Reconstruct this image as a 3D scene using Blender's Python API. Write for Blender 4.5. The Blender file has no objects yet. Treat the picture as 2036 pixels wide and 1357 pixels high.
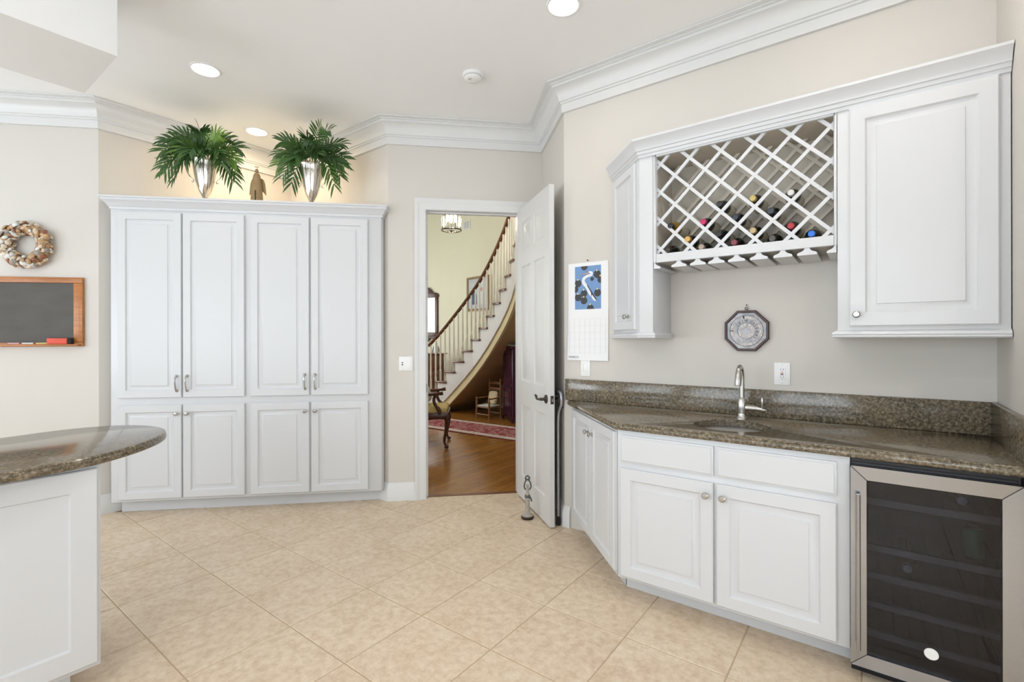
import bpy, bmesh, math, random
from mathutils import Vector, Matrix
random.seed(7)
S = bpy.context.scene
COL = S.collection
s2 = math.sqrt(.5)
R = math.radians

# ---------------------------------------------------------------- camera
FPX, YAW, CAMH, ROLL = 961.0, R(8.2), 1.35, .002
cd = bpy.data.cameras.new('camera'); cam = bpy.data.objects.new('camera', cd); COL.objects.link(cam)
cd.sensor_fit = 'HORIZONTAL'; cd.sensor_width = 36; cd.lens = FPX * 36 / 2036; cd.shift_y = -4 / 2036
cd.clip_start = .05; cd.clip_end = 100
cam.matrix_world = Matrix.Translation((0, 0, CAMH)) @ Matrix.Rotation(-YAW, 4, 'Z') @ Matrix.Rotation(R(90), 4, 'X') @ Matrix.Rotation(-ROLL, 4, 'Z')
S.camera = cam
# ---------------------------------------------------------------- view, world, daylight
S.view_settings.view_transform = 'Standard'; S.view_settings.look = 'None'
S.view_settings.exposure = 0.60; S.view_settings.gamma = 1; S.view_settings.use_curve_mapping = False
try:
    S.cycles.use_denoising = True; S.cycles.max_bounces = 6; S.cycles.diffuse_bounces = 4; S.cycles.glossy_bounces = 3; S.cycles.transmission_bounces = 3; S.cycles.transparent_max_bounces = 8
    S.cycles.use_adaptive_sampling = True; S.cycles.adaptive_threshold = .09; S.cycles.adaptive_min_samples = 16; S.cycles.caustics_reflective = False; S.cycles.caustics_refractive = False
    S.cycles.sample_clamp_indirect = 6
except Exception: pass
W = bpy.data.worlds.new('world'); S.world = W; W.use_nodes = True
wn = W.node_tree; bg = wn.nodes['Background']; sky = wn.nodes.new('ShaderNodeTexSky')
sky.sky_type = 'HOSEK_WILKIE'; sky.turbidity = 4; sky.sun_direction = (-.3, .5, .8)
wn.links.new(sky.outputs[0], bg.inputs[0]); bg.inputs[1].default_value = .6

def bw(u, v, z=0):          # bar frame: u along the bar wall to the right, v towards that wall
    return Vector((s2 * (u + v), s2 * (v - u), z))
def hw(lat, dep, z=0):      # hall frame: to the right of / away from the doorway view
    return Vector((lat * math.cos(YAW) + dep * math.sin(YAW), -lat * math.sin(YAW) + dep * math.cos(YAW), z))

def area(name, loc, direction, w, h, power, col=(1, 1, 1), shape='RECTANGLE'):
    l = bpy.data.lights.new(name, 'AREA'); l.shape = shape; l.size = w
    if shape in ('RECTANGLE', 'ELLIPSE'): l.size_y = h
    l.energy = power; l.color = col
    o = bpy.data.objects.new(name, l); COL.objects.link(o); o.location = loc
    o.rotation_euler = Vector(direction).to_track_quat('-Z', 'Y').to_euler()
    return o
DAY = (.82, .91, 1.0)
WIN_V = [(-4.6, 1.7), (-2.3, 1.7), (0.0, 1.7)]      # windows in the wall behind the camera (u centre, width)
WIN_U = [(0.9, 1.5), (-1.3, 1.7)]                   # windows in the wall right of the camera (v centre, width)
for uc, w in WIN_V: area('daylight', bw(uc, -2.99, 1.55), (s2, s2, .38), w, 2.0, 42, DAY)
for vc, w in WIN_U: area('daylight', bw(2.59, vc, 1.5), (-s2, s2, .38), w, 2.2, 28, DAY)
ADDED_WIN_L = [(-2.05, 1.5)]                               # unseen window added to brighten the right end wall (v centre, width)
for vc, w in ADDED_WIN_L: area('daylight', bw(-6.99, vc, 1.5), (s2, -s2, .25), w, 2.0, 58, DAY)
area('daylight', (-2.7, 9.6, 1.9), (1, -.05, -.1), 1.6, 2.6, 45, (.92, .97, 1))           # tall foyer window, left of the doorway view
area('daylight', (.9, 4.40, 4.1), (0, 1, -.3), 3.2, 1.4, 42, (.97, .98, .97))             # unseen fill light added above the doorway to brighten the foyer

# ---------------------------------------------------------------- materials
def new_mat(name):
    m = bpy.data.materials.new(name); m.use_nodes = True
    return m, m.node_tree, m.node_tree.nodes['Principled BSDF']
def mixc(nt, a, b, fac):
    n = nt.nodes.new('ShaderNodeMix'); n.data_type = 'RGBA'
    for sock, val in ((n.inputs[6], a), (n.inputs[7], b)):
        if isinstance(val, (tuple, list)): sock.default_value = (*val[:3], 1)
        else: nt.links.new(val, sock)
    if isinstance(fac, (int, float)): n.inputs[0].default_value = fac
    else: nt.links.new(fac, n.inputs[0])
    return n.outputs[2]
def noise(nt, vec, scale, detail=3, rough=.5, dist=0):
    n = nt.nodes.new('ShaderNodeTexNoise'); n.inputs['Scale'].default_value = scale; n.inputs['Detail'].default_value = detail
    n.inputs['Roughness'].default_value = rough; n.inputs['Distortion'].default_value = dist
    nt.links.new(vec, n.inputs['Vector']); return n.outputs[0]
def ramp(nt, fac, stops):
    n = nt.nodes.new('ShaderNodeValToRGB'); e = n.color_ramp.elements
    while len(e) < len(stops): e.new(.5)
    for i, (p, c) in enumerate(stops): e[i].position = p; e[i].color = (*c, 1)
    nt.links.new(fac, n.inputs[0]); return n.outputs[0]
def coords(nt, stretch=None, rnd=False):
    t = nt.nodes.new('ShaderNodeTexCoord'); v = t.outputs['Object']
    if rnd:
        oi = nt.nodes.new('ShaderNodeObjectInfo'); ad = nt.nodes.new('ShaderNodeVectorMath'); ad.operation = 'MULTIPLY_ADD'
        cb = nt.nodes.new('ShaderNodeCombineXYZ')
        for i in range(3): nt.links.new(oi.outputs['Random'], cb.inputs[i])
        ad.inputs[1].default_value = (37, 91, 53); nt.links.new(cb.outputs[0], ad.inputs[0]); nt.links.new(v, ad.inputs[2]); v = ad.outputs[0]
    if stretch:
        mp = nt.nodes.new('ShaderNodeMapping'); mp.inputs['Scale'].default_value = stretch; nt.links.new(v, mp.inputs[0]); v = mp.outputs[0]
    return v
def bump(nt, b, h, strength, dist=.002):
    n = nt.nodes.new('ShaderNodeBump'); n.inputs['Strength'].default_value = strength; n.inputs['Distance'].default_value = dist
    nt.links.new(h, n.inputs['Height']); nt.links.new(n.outputs[0], b.inputs['Normal'])
def mat(name, col, rough=.5, metal=0, var=.04, scale=6, bmp=0, bscale=80, coat=0, stretch=None, rnd=False, sheen=0, trans=0):
    m, nt, b = new_mat(name); v = coords(nt, stretch, rnd)
    lo = tuple(max(0, c * (1 - var)) for c in col); hi = tuple(min(1, c * (1 + var)) for c in col)
    nt.links.new(mixc(nt, lo, hi, noise(nt, v, scale, 4)), b.inputs['Base Color'])
    b.inputs['Roughness'].default_value = rough; b.inputs['Metallic'].default_value = metal
    b.inputs['Coat Weight'].default_value = coat; b.inputs['Sheen Weight'].default_value = sheen
    b.inputs['Transmission Weight'].default_value = trans
    if bmp: bump(nt, b, noise(nt, v, bscale, 3), bmp)
    return m
def emit(name, col, strength):
    m, nt, b = new_mat(name); b.inputs['Base Color'].default_value = (*col, 1)
    b.inputs['Emission Color'].default_value = (*col, 1); b.inputs['Emission Strength'].default_value = strength
    return m
def wood(name, dark, light, rough=.35, scale=6, stretch=(1, 12, 12), coat=.2):
    m, nt, b = new_mat(name); v = coords(nt, stretch, True)
    f = noise(nt, v, scale, 6, .6, 1.2)
    nt.links.new(ramp(nt, f, [(.3, dark), (.7, light)]), b.inputs['Base Color'])
    b.inputs['Roughness'].default_value = rough; b.inputs['Coat Weight'].default_value = coat; b.inputs['Coat Roughness'].default_value = .15
    bump(nt, b, f, .15, .001); return m
def glassy(name, tint, gloss=.08, rough=.0):
    m = bpy.data.materials.new(name); m.use_nodes = True; nt = m.node_tree; nt.nodes.clear()
    o = nt.nodes.new('ShaderNodeOutputMaterial'); mx = nt.nodes.new('ShaderNodeMixShader'); tr = nt.nodes.new('ShaderNodeBsdfTransparent'); gl = nt.nodes.new('ShaderNodeBsdfGlossy')
    lw = nt.nodes.new('ShaderNodeFresnel'); lw.inputs[0].default_value = 1.5
    tr.inputs[0].default_value = (*tint, 1); gl.inputs['Roughness'].default_value = rough
    nt.links.new(lw.outputs[0], mx.inputs[0]); nt.links.new(tr.outputs[0], mx.inputs[1]); nt.links.new(gl.outputs[0], mx.inputs[2]); nt.links.new(mx.outputs[0], o.inputs[0])
    return m

M = {}
M['wall'] = mat('warm_wall_paint', (.660, .622, .570), .75, var=.012, bmp=.06, bscale=300)
M['ceil'] = mat('ceiling_paint', (.90, .90, .895), .85, var=.01, bmp=.05, bscale=250)
M['trim'] = mat('white_trim_paint', (.72, .72, .71), .4, var=.01)
M['cab'] = mat('white_cabinet_lacquer', (.655, .66, .67), .32, var=.008, bmp=.03, bscale=40)
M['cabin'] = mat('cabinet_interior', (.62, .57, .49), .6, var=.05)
M['door'] = mat('white_door_paint', (.66, .655, .64), .38, var=.01, bmp=.04, bscale=60)
M['plate'] = mat('white_plastic', (.88, .88, .87), .3, var=.005)
M['slot'] = mat('dark_slot', (.03, .03, .03), .5)
M['nickel'] = mat('brushed_nickel', (.50, .48, .45), .28, 1, var=.05, scale=60)
M['chrome'] = mat('polished_chrome', (.72, .72, .72), .1, 1, var=.03)
M['steel'] = mat('stainless_steel', (.43, .435, .45), .22, 1, var=.06, scale=5, stretch=(1, 1, 60), bmp=.04, bscale=30)
M['bowl'] = mat('sink_steel', (.86, .86, .86), .38, 1, var=.05, scale=20)
M['bronze'] = mat('oil_rubbed_bronze', (.075, .06, .05), .42, .8, var=.3, scale=40)
M['black'] = mat('black_plastic', (.012, .012, .014), .35, var=.1)
M['interior'] = mat('cooler_interior', (.055, .052, .06), .5, var=.1)
M['shelfwood'] = wood('cooler_shelf_wood', (.40, .35, .31), (.52, .46, .41), .5)
M['glass'] = glassy('smoked_glass', (.50, .51, .57))
M['pane'] = glassy('clear_glass', (.97, .98, .98))
M['silver'] = mat('hammered_silver', (.66, .62, .55), .16, 1, var=.12, scale=14, bmp=.25, bscale=70)
M['slate'] = mat('worn_slate_board', (.092, .084, .074), .7, var=.32, scale=5, stretch=(1, 1, 2.2))
M['oak'] = wood('honey_oak_frame', (.30, .095, .018), (.54, .205, .042), .4, 4)
M['red'] = mat('red_eraser_paint', (.66, .07, .03), .5, var=.25, scale=30)
M['felt'] = mat('black_felt', (.02, .02, .02), .95, bmp=.3)
M['angel'] = mat('carved_driftwood', (.30, .20, .095), .7, var=.3, scale=18, bmp=.3)
M['paper'] = mat('white_paper', (.86, .86, .86), .7, var=.008)
M['ink'] = mat('grey_ink', (.22, .22, .24), .7)
M['inkl'] = mat('pale_grey_ink', (.66, .66, .68), .7)
M['blue'] = mat('print_blue', (.17, .31, .56), .6, var=.08)
M['lily'] = mat('print_dark_olive', (.045, .045, .05), .6)
M['birdw'] = mat('print_white', (.82, .82, .84), .6)
M['orange'] = mat('print_orange', (.72, .36, .16), .6)
M['yellowish'] = mat('print_yellow', (.75, .68, .3), .6)
M['giltframe'] = wood('gilt_picture_frame', (.20, .12, .05), (.40, .27, .13), .4)
M['mahog'] = wood('dark_mahogany', (.03, .009, .005), (.10, .03, .015), .28, 5)
M['plaquewood'] = mat('dark_red_wood', (.05, .014, .012), .35, var=.2)
M['burg'] = mat('burgundy_lacquer', (.055, .012, .032), .22, var=.2, scale=4)
M['stairwood'] = wood('stair_tread_wood', (.09, .035, .014), (.20, .08, .035), .3, 5)
M['brownwood'] = wood('brown_chest_wood', (.09, .03, .01), (.20, .075, .025), .35, 4)
M['chairwood'] = wood('old_turned_wood', (.16, .07, .025), (.33, .15, .06), .5, 5)
M['hallwall'] = mat('pale_yellow_wall', (.78, .765, .60), .8, var=.015)
M['undertan'] = mat('tan_wall_paint', (.50, .38, .22), .8, var=.03)
M['hallband'] = mat('yellow_plaster_band', (.76, .68, .42), .8, var=.02)
M['baluster'] = mat('cream_baluster_paint', (.80, .76, .66), .4, var=.01)
M['cream'] = mat('cream_cushion', (.74, .62, .42), .9, var=.06, bmp=.2)
M['yellow'] = mat('gold_upholstery', (.52, .39, .15), .85, var=.15, scale=50, bmp=.2)
M['rush'] = mat('pale_seat_weave', (.62, .60, .52), .9, var=.2, scale=60, bmp=.5)
M['stem'] = mat('frond_stem', (.16, .22, .06), .5, var=.2)
M['candle'] = emit('lamp_glow', (1, .93, .8), 14)
M['can'] = emit('downlight_glow', (1, .95, .87), 9)
M['canwarm'] = emit('downlight_glow_warm', (1, .9, .76), 9)
M['mirror'] = mat('mirror_glass', (.85, .87, .88), .04, 1, var=.01)
M['vent'] = mat('grey_vent_paint', (.55, .57, .57), .5)
M['cane'] = mat('grey_cane_metal', (.45, .44, .46), .35, .7, var=.08)
M['stone'] = mat('weathered_stone', (.40, .35, .30), .75, var=.2, scale=30, bmp=.4)
M['verdigris'] = mat('verdigris_iron', (.10, .12, .12), .6, .4, var=.5, scale=40)
M['amber'] = mat('amber_wine_glass', (.28, .14, .015), .08, var=.1, coat=.5)
M['bottle'] = mat('dark_bottle_glass', (.012, .013, .010), .06, var=.1, coat=.6)
M['label'] = mat('cream_bottle_label', (.62, .58, .48), .6)
M['grout'] = mat('sandy_grout', (.50, .375, .25), .9, var=.06, scale=30)

def fancy():
    # floor tile
    m, nt, b = new_mat('beige_ceramic_tile'); v = coords(nt, None, True)
    n1 = noise(nt, v, 3.2, 6, .62); n2 = noise(nt, v, 26, 5, .7)
    c1 = ramp(nt, n1, [(.3, (.60, .455, .305)), (.52, (.69, .55, .40)), (.72, (.75, .625, .475))])
    c2 = ramp(nt, n2, [(.34, (.50, .36, .22)), (.5, (.69, .55, .40)), (.66, (.82, .71, .56))])
    nt.links.new(mixc(nt, c1, c2, .5), b.inputs['Base Color']); b.inputs['Roughness'].default_value = .42
    bump(nt, b, n2, .12, .001); M['tile'] = m
    # granite
    m, nt, b = new_mat('polished_granite'); v = coords(nt, (1, 1.6, 1))
    n1 = noise(nt, v, 7, 8, .62, .6); n2 = noise(nt, v, 70, 6, .78)
    vo = nt.nodes.new('ShaderNodeTexVoronoi'); vo.inputs['Scale'].default_value = 150; nt.links.new(v, vo.inputs['Vector'])
    c1 = ramp(nt, n1, [(.25, (.060, .060, .050)), (.45, (.15, .12, .078)), (.6, (.24, .18, .105)), (.78, (.26, .24, .195))])
    c2 = ramp(nt, n2, [(.38, (.012, .013, .012)), (.47, (.09, .075, .052)), (.55, (.24, .19, .125)), (.66, (.42, .38, .31))])
    c3 = mixc(nt, c1, c2, .68)
    bk = nt.nodes.new('ShaderNodeMath'); bk.operation = 'LESS_THAN'; nt.links.new(vo.outputs['Distance'], bk.inputs[0]); bk.inputs[1].default_value = .16
    mm = nt.nodes.new('ShaderNodeMath'); mm.operation = 'MULTIPLY'; nt.links.new(bk.outputs[0], mm.inputs[0]); mm.inputs[1].default_value = .6
    nt.links.new(mixc(nt, c3, (.02, .02, .018), mm.outputs[0]), b.inputs['Base Color'])
    b.inputs['Roughness'].default_value = .13; b.inputs['Specular IOR Level'].default_value = .5; M['granite'] = m
    # hall floor boards
    m, nt, b = new_mat('polished_oak_floor'); v = coords(nt)
    br = nt.nodes.new('ShaderNodeTexBrick'); br.inputs['Scale'].default_value = 1; br.inputs['Brick Width'].default_value = 1.1; br.inputs['Row Height'].default_value = .083
    br.inputs['Mortar Size'].default_value = .0012; br.inputs['Color1'].default_value = (.25, .095, .016, 1); br.inputs['Color2'].default_value = (.38, .165, .034, 1)
    br.inputs['Mortar'].default_value = (.05, .02, .008, 1); nt.links.new(v, br.inputs['Vector'])
    mp = nt.nodes.new('ShaderNodeMapping'); mp.inputs['Scale'].default_value = (2, 22, 1); nt.links.new(v, mp.inputs[0])
    g = noise(nt, mp.outputs[0], 3, 6, .6, .8)
    nt.links.new(mixc(nt, br.outputs['Color'], ramp(nt, g, [(.3, (.17, .058, .009)), (.7, (.44, .20, .045))]), .42), b.inputs['Base Color'])
    b.inputs['Roughness'].default_value = .2; bump(nt, b, br.outputs['Fac'], .2, .001); M['boards'] = m
    # rug
    def rug(nm, a, c, sc):
        m, nt, b = new_mat(nm); v = coords(nt)
        vo = nt.nodes.new('ShaderNodeTexVoronoi'); vo.inputs['Scale'].default_value = sc; nt.links.new(v, vo.inputs['Vector'])
        n = noise(nt, v, sc * 2.2, 4, .7)
        f = ramp(nt, vo.outputs['Distance'], [(.15, a), (.35, c), (.55, a)])
        nt.links.new(mixc(nt, f, c, ramp(nt, n, [(.5, (0, 0, 0)), (.75, (.55, .55, .55))])), b.inputs['Base Color']); b.inputs['Roughness'].default_value = .95; bump(nt, b, n, .5, .003); return m
    M['rugfield'] = rug('crimson_rug_field', (.24, .022, .034), (.46, .27, .23), 16)
    M['rugborder'] = rug('pale_rug_border', (.62, .57, .50), (.40, .24, .22), 30)
    M['rugedge'] = mat('dark_red_rug_edge', (.16, .012, .02), .95, bmp=.4)
    # palm leaf
    m, nt, b = new_mat('palm_leaf'); v = coords(nt, None, True); oi = nt.nodes.new('ShaderNodeObjectInfo')
    c = mixc(nt, (.018, .058, .018), (.07, .155, .030), noise(nt, v, 5, 3))
    c = mixc(nt, c, (.20, .34, .045), ramp(nt, oi.outputs['Random'], [(.78, (0, 0, 0)), (.95, (.8, .8, .8))]))
    nt.links.new(c, b.inputs['Base Color']); b.inputs['Roughness'].default_value = .38
    M['leaf'] = m
    # mother of pearl
    m, nt, b = new_mat('mother_of_pearl'); v = coords(nt); n = noise(nt, v, 16, 6, .65); n2 = noise(nt, v, 90, 3)
    c = ramp(nt, n, [(.28, (.12, .17, .20)), (.45, (.22, .205, .20)), (.55, (.32, .275, .26)), (.7, (.20, .26, .30))])
    nt.links.new(mixc(nt, c, (.12, .12, .12), ramp(nt, n2, [(.45, (0, 0, 0)), (.7, (.6, .6, .6))])), b.inputs['Base Color'])
    b.inputs['Roughness'].default_value = .22; b.inputs['Metallic'].default_value = .25; M['pearl'] = m
    m, nt, b = new_mat('pearl_mosaic'); v = coords(nt); vo = nt.nodes.new('ShaderNodeTexVoronoi'); vo.inputs['Scale'].default_value = 130; nt.links.new(v, vo.inputs['Vector'])
    nt.links.new(ramp(nt, vo.outputs['Distance'], [(.3, (.66, .63, .58)), (.6, (.40, .35, .31))]), b.inputs['Base Color']); b.inputs['Roughness'].default_value = .25; M['mosaic'] = m
    # floral fabric
    m, nt, b = new_mat('floral_tapestry'); v = coords(nt); n = noise(nt, v, 38, 4, .7)
    nt.links.new(ramp(nt, n, [(.3, (.14, .10, .07)), (.45, (.45, .42, .32)), (.55, (.60, .57, .46)), (.66, (.36, .16, .10)), (.75, (.18, .26, .24))]), b.inputs['Base Color']); b.inputs['Roughness'].default_value = .9; M['floral'] = m
fancy()
SHELLS = [mat('shell_%s' % n, c, .4, var=.45, scale=1.3, bmp=.5, bscale=4, rnd=True) for n, c in
          (('cream', (.66, .55, .42)), ('white', (.74, .71, .66)), ('tan', (.45, .28, .14)), ('rust', (.26, .10, .05)), ('grey', (.30, .26, .22)), ('peach', (.70, .42, .22)))]

# ---------------------------------------------------------------- mesh helpers
class MB:
    def __init__(s): s.v = []; s.f = []
    def add(s, vs, fs):
        o = len(s.v); s.v += [tuple(p) for p in vs]; s.f += [[i + o for i in f] for f in fs]; return s
    def box(s, x0, x1, y0, y1, z0, z1):
        return s.add([(x, y, z) for z in (z0, z1) for x, y in ((x0, y0), (x1, y0), (x1, y1), (x0, y1))],
                     [(3, 2, 1, 0), (4, 5, 6, 7), (0, 1, 5, 4), (1, 2, 6, 5), (2, 3, 7, 6), (3, 0, 4, 7)])
    def prism(s, poly, z0, z1):
        n = len(poly)
        return s.add([(x, y, z0) for x, y in poly] + [(x, y, z1) for x, y in poly],
                     [list(range(n))[::-1], list(range(n, 2 * n))] + [(i, (i + 1) % n, n + (i + 1) % n, n + i) for i in range(n)])
    def prismy(s, poly, y0, y1):       # poly in x,z extruded along y
        n = len(poly)
        return s.add([(x, y0, z) for x, z in poly] + [(x, y1, z) for x, z in poly],
                     [list(range(n)), list(range(n, 2 * n))[::-1]] + [(i, (i + 1) % n, n + (i + 1) % n, n + i) for i in range(n)])
    def rings(s, loops, closed=True, cap0=True, cap1=True):
        n = len(loops[0]); vs = [p for l in loops for p in l]; fs = []
        for k in range(len(loops) - 1):
            for i in range(n if closed else n - 1):
                j = (i + 1) % n; fs.append((k * n + i, k * n + j, (k + 1) * n + j, (k + 1) * n + i))
        if cap0: fs.append(list(range(n))[::-1])
        if cap1: fs.append(list(range((len(loops) - 1) * n, len(loops) * n)))
        return s.add(vs, fs)
    def lathe(s, prof, seg=16, o=(0, 0, 0), axis='z', sx=1, sy=1):
        o = Vector(o); loops = []
        for r, h in prof:
            l = []
            for i in range(seg):
                a = 2 * math.pi * i / seg; x, y = max(r, 1e-5) * math.cos(a) * sx, max(r, 1e-5) * math.sin(a) * sy
                p = {'z': (x, y, h), '-y': (x, -h, y), 'y': (x, h, -y), 'x': (h, x, y), '-x': (-h, x, -y)}[axis]
                l.append(o + Vector(p))
            loops.append(l)
        return s.rings(loops)
    def tube(s, pts, rad, seg=8, closed=False, flat=1):
        pts = [Vector(p) for p in pts]; n = len(pts); loops = []; up = None
        for i, p in enumerate(pts):
            a = pts[i - 1] if (i or closed) else p; b = pts[(i + 1) % n] if (i < n - 1 or closed) else p
            t = (b - a).normalized()
            if up is None: up = Vector((0, 0, 1)) if abs(t.z) < .9 else Vector((1, 0, 0))
            up = (up - t * up.dot(t)).normalized(); sd = t.cross(up)
            r = rad[i] if isinstance(rad, (list, tuple)) else rad
            loops.append([p + sd * r * math.cos(2 * math.pi * k / seg) + up * r * flat * math.sin(2 * math.pi * k / seg) for k in range(seg)])
        if closed: loops.append(loops[0]); return s.rings(loops, True, False, False)
        return s.rings(loops)
    def sphere(s, o, r, seg=12, n=7, sc=(1, 1, 1)):
        loops = []
        for k in range(n + 1):
            t = math.pi * k / n; rr = max(math.sin(t), 1e-3)
            loops.append([(o[0] + r * sc[0] * rr * math.cos(2 * math.pi * i / seg), o[1] + r * sc[1] * rr * math.sin(2 * math.pi * i / seg), o[2] - r * sc[2] * math.cos(t)) for i in range(seg)])
        return s.rings(loops)
    def sweep(s, path, prof, closed=False):     # prof: (d to the right of the path, z); mitred
        loops = [offset(path, d, closed) for d, z in prof]; n = len(path)
        rows = [[(loops[j][i][0], loops[j][i][1], prof[j][1]) for j in range(len(prof))] for i in range(n)]
        if closed: rows.append(rows[0])
        return s.rings(rows, True, not closed, not closed)
    def xf(s, m):
        s.v = [tuple(m @ Vector(p)) for p in s.v]; return s
    def mesh(s, name, mt, bevel=0, smooth=True, seg=2):
        me = bpy.data.meshes.new(name); me.from_pydata(s.v, [], s.f); bm = bmesh.new(); bm.from_mesh(me)
        bmesh.ops.remove_doubles(bm, verts=bm.verts, dist=1e-6)
        bmesh.ops.recalc_face_normals(bm, faces=bm.faces)
        if bevel:
            es = [e for e in bm.edges if len(e.link_faces) == 2 and e.calc_face_angle(0) > .6]
            bmesh.ops.bevel(bm, geom=es, offset=bevel, segments=seg, affect='EDGES', profile=.5, clamp_overlap=True)
        bm.to_mesh(me); bm.free()
        if smooth:
            me.shade_smooth(); me.set_sharp_from_angle(angle=R(35))
        me.materials.append(M[mt] if isinstance(mt, str) else mt)
        return me
    def build(s, name, mt, parent=None, bevel=0, smooth=True, seg=2):
        return put(name, s.mesh(name, mt, bevel, smooth, seg), parent)
def put(name, me, parent=None, loc=None, rot=None, scale=None):
    o = bpy.data.objects.new(name, me); COL.objects.link(o)
    if parent: o.parent = parent
    if loc is not None: o.location = loc
    if rot is not None: o.rotation_euler = rot
    if scale is not None: o.scale = scale
    return o
def offset(path, d, closed=False):              # d to the right of travel
    n = len(path); out = []
    for i in range(n):
        p = Vector(path[i][:2]); ns = []
        if i or closed: e = (p - Vector(path[i - 1][:2])).normalized(); ns.append(Vector((e.y, -e.x)))
        if i < n - 1 or closed: e = (Vector(path[(i + 1) % n][:2]) - p).normalized(); ns.append(Vector((e.y, -e.x)))
        nn = sum(ns, Vector((0, 0)))
        if len(ns) == 2: nn = nn.normalized(); nn = nn / max(.3, nn.dot(ns[0]))
        out.append((p.x + nn.x * d, p.y + nn.y * d))
    return out
def clip(poly, nx, ny, c):                      # keep nx*x+ny*y <= c
    out = []
    for i in range(len(poly)):
        a, b = poly[i], poly[(i + 1) % len(poly)]; da, db = nx * a[0] + ny * a[1] - c, nx * b[0] + ny * b[1] - c
        if da <= 0: out.append(a)
        if da * db < 0: t = da / (da - db); out.append((a[0] + t * (b[0] - a[0]), a[1] + t * (b[1] - a[1])))
    return out
def catmull(pts, n=8, closed=False):
    pts = [Vector(p) for p in pts]; out = []; m = len(pts)
    rng = range(m if closed else m - 1)
    for i in rng:
        p0 = pts[i - 1] if (i or closed) else pts[0]; p1 = pts[i]; p2 = pts[(i + 1) % m]; p3 = pts[(i + 2) % m] if (closed or i + 2 < m) else pts[-1]
        for k in range(n):
            t = k / n; out.append(.5 * (2 * p1 + (p2 - p0) * t + (2 * p0 - 5 * p1 + 4 * p2 - p3) * t * t + (3 * p1 - p0 - 3 * p2 + p3) * t ** 3))
    if not closed: out.append(pts[-1])
    return out
def tag(o, label, cat, group=None, kind=None):
    o['label'] = label; o['category'] = cat
    if group: o['group'] = group
    if kind: o['kind'] = kind
    return o
def thing(name, label, cat, loc=(0, 0, 0), rz=0, group=None):
    o = bpy.data.objects.new(name, None); COL.objects.link(o); o.location = loc; o.rotation_euler = (0, 0, rz); o.empty_display_size = .1
    return tag(o, label, cat, group)
def struct(o, label=None, cat=None):
    o['kind'] = 'structure'
    if label: o['label'] = label
    if cat: o['category'] = cat
    return o
BAR = R(-45)
def at(o, loc, rz=0): o.location = loc; o.rotation_euler = (0, 0, rz); return o

# ---------------------------------------------------------------- room shell
CEIL, WY = 3.17, 4.14
pL, pA, pR = (-2.62, WY), (-1.5335, WY + 1.0865), (-.447, WY)
pJ = (-5.76, WY); pC = (.87, WY); pB = (.87, 3.394)
pE = tuple(bw(.44, 3.015)[:2]); pF = tuple(bw(.44, 2.15)[:2]); pG = tuple(bw(2.6, 2.15)[:2]); pH = tuple(bw(2.6, -3)[:2]); pI = tuple(bw(-7, -3)[:2])
ROOM = [pJ, pL, pA, pR, pC, pB, pE, pF, pG, pH, pI]
OUT = offset(ROOM, -.12, True)
def wallpiece(name, i, j, z0=0, z1=CEIL, mt='wall', label=None):
    o = MB().prism([ROOM[i], ROOM[j], OUT[j], OUT[i]], z0, z1).build(name, mt, smooth=False)
    return struct(o, label or 'plain warm cream painted kitchen wall', 'wall')
wallpiece('wall_left', 0, 1, label='cream wall behind the chalkboard and shell wreath')
wallpiece('wall_alcove_left', 1, 2, label='left wall of the corner recess above the tall pantry')
wallpiece('wall_alcove_right', 2, 3, label='right wall of the corner recess above the tall pantry')
DX0, DX1, DZ = -.134, .645, 2.44
wd = MB()
wd.prism([pR, (DX0 - .012, WY), (DX0 - .012, WY + .12), OUT[3]], 0, CEIL)
wd.prism([(DX1 + .012, WY), pC, OUT[4], (DX1 + .012, WY + .12)], 0, CEIL)
wd.box(DX0 - .012, DX1 + .012, WY, WY + .12, DZ + .012, CEIL)
struct(wd.build('wall_door', 'wall', smooth=False), 'cream wall around the doorway to the hall', 'wall')
wallpiece('wall_side', 4, 5, label='short cream wall behind the open white door')
wallpiece('wall_bar', 5, 6, label='cream wall behind the granite bar counter')
wallpiece('wall_right', 6, 7, label='cream end wall at the right of the bar counter')
wallpiece('wall_return', 7, 8)
# walls with windows, outside the view
def winwall(name, centers, a0, a1, zs, ze, along_u, uu=2.6):
    m = MB(); cur = a0
    def bx(p, q, z0, z1):
        if along_u: m.box(p, q, -3.12, -3, z0, z1)
        else: m.box(min(uu, uu + .12 * (1 if uu > 0 else -1)), max(uu, uu + .12 * (1 if uu > 0 else -1)), p, q, z0, z1)
    for c, w in sorted(centers):
        bx(cur, c - w / 2, 0, CEIL); bx(c - w / 2, c + w / 2, 0, zs); bx(c - w / 2, c + w / 2, ze, CEIL); cur = c + w / 2
    bx(cur, a1, 0, CEIL)
    struct(at(m.build(name, 'wall', smooth=False), (0, 0, 0), BAR), 'cream wall with tall windows', 'wall')
winwall('wall_back', WIN_V, -7, 2.6, .55, 2.55, True)
winwall('wall_window', WIN_U, -3, 2.15, .4, 2.6, False)
winwall('wall_far_left', ADDED_WIN_L, -3, -1.145, .5, 2.5, False, -7)  # room wall; its window is only added for extra light
k = 0
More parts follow.
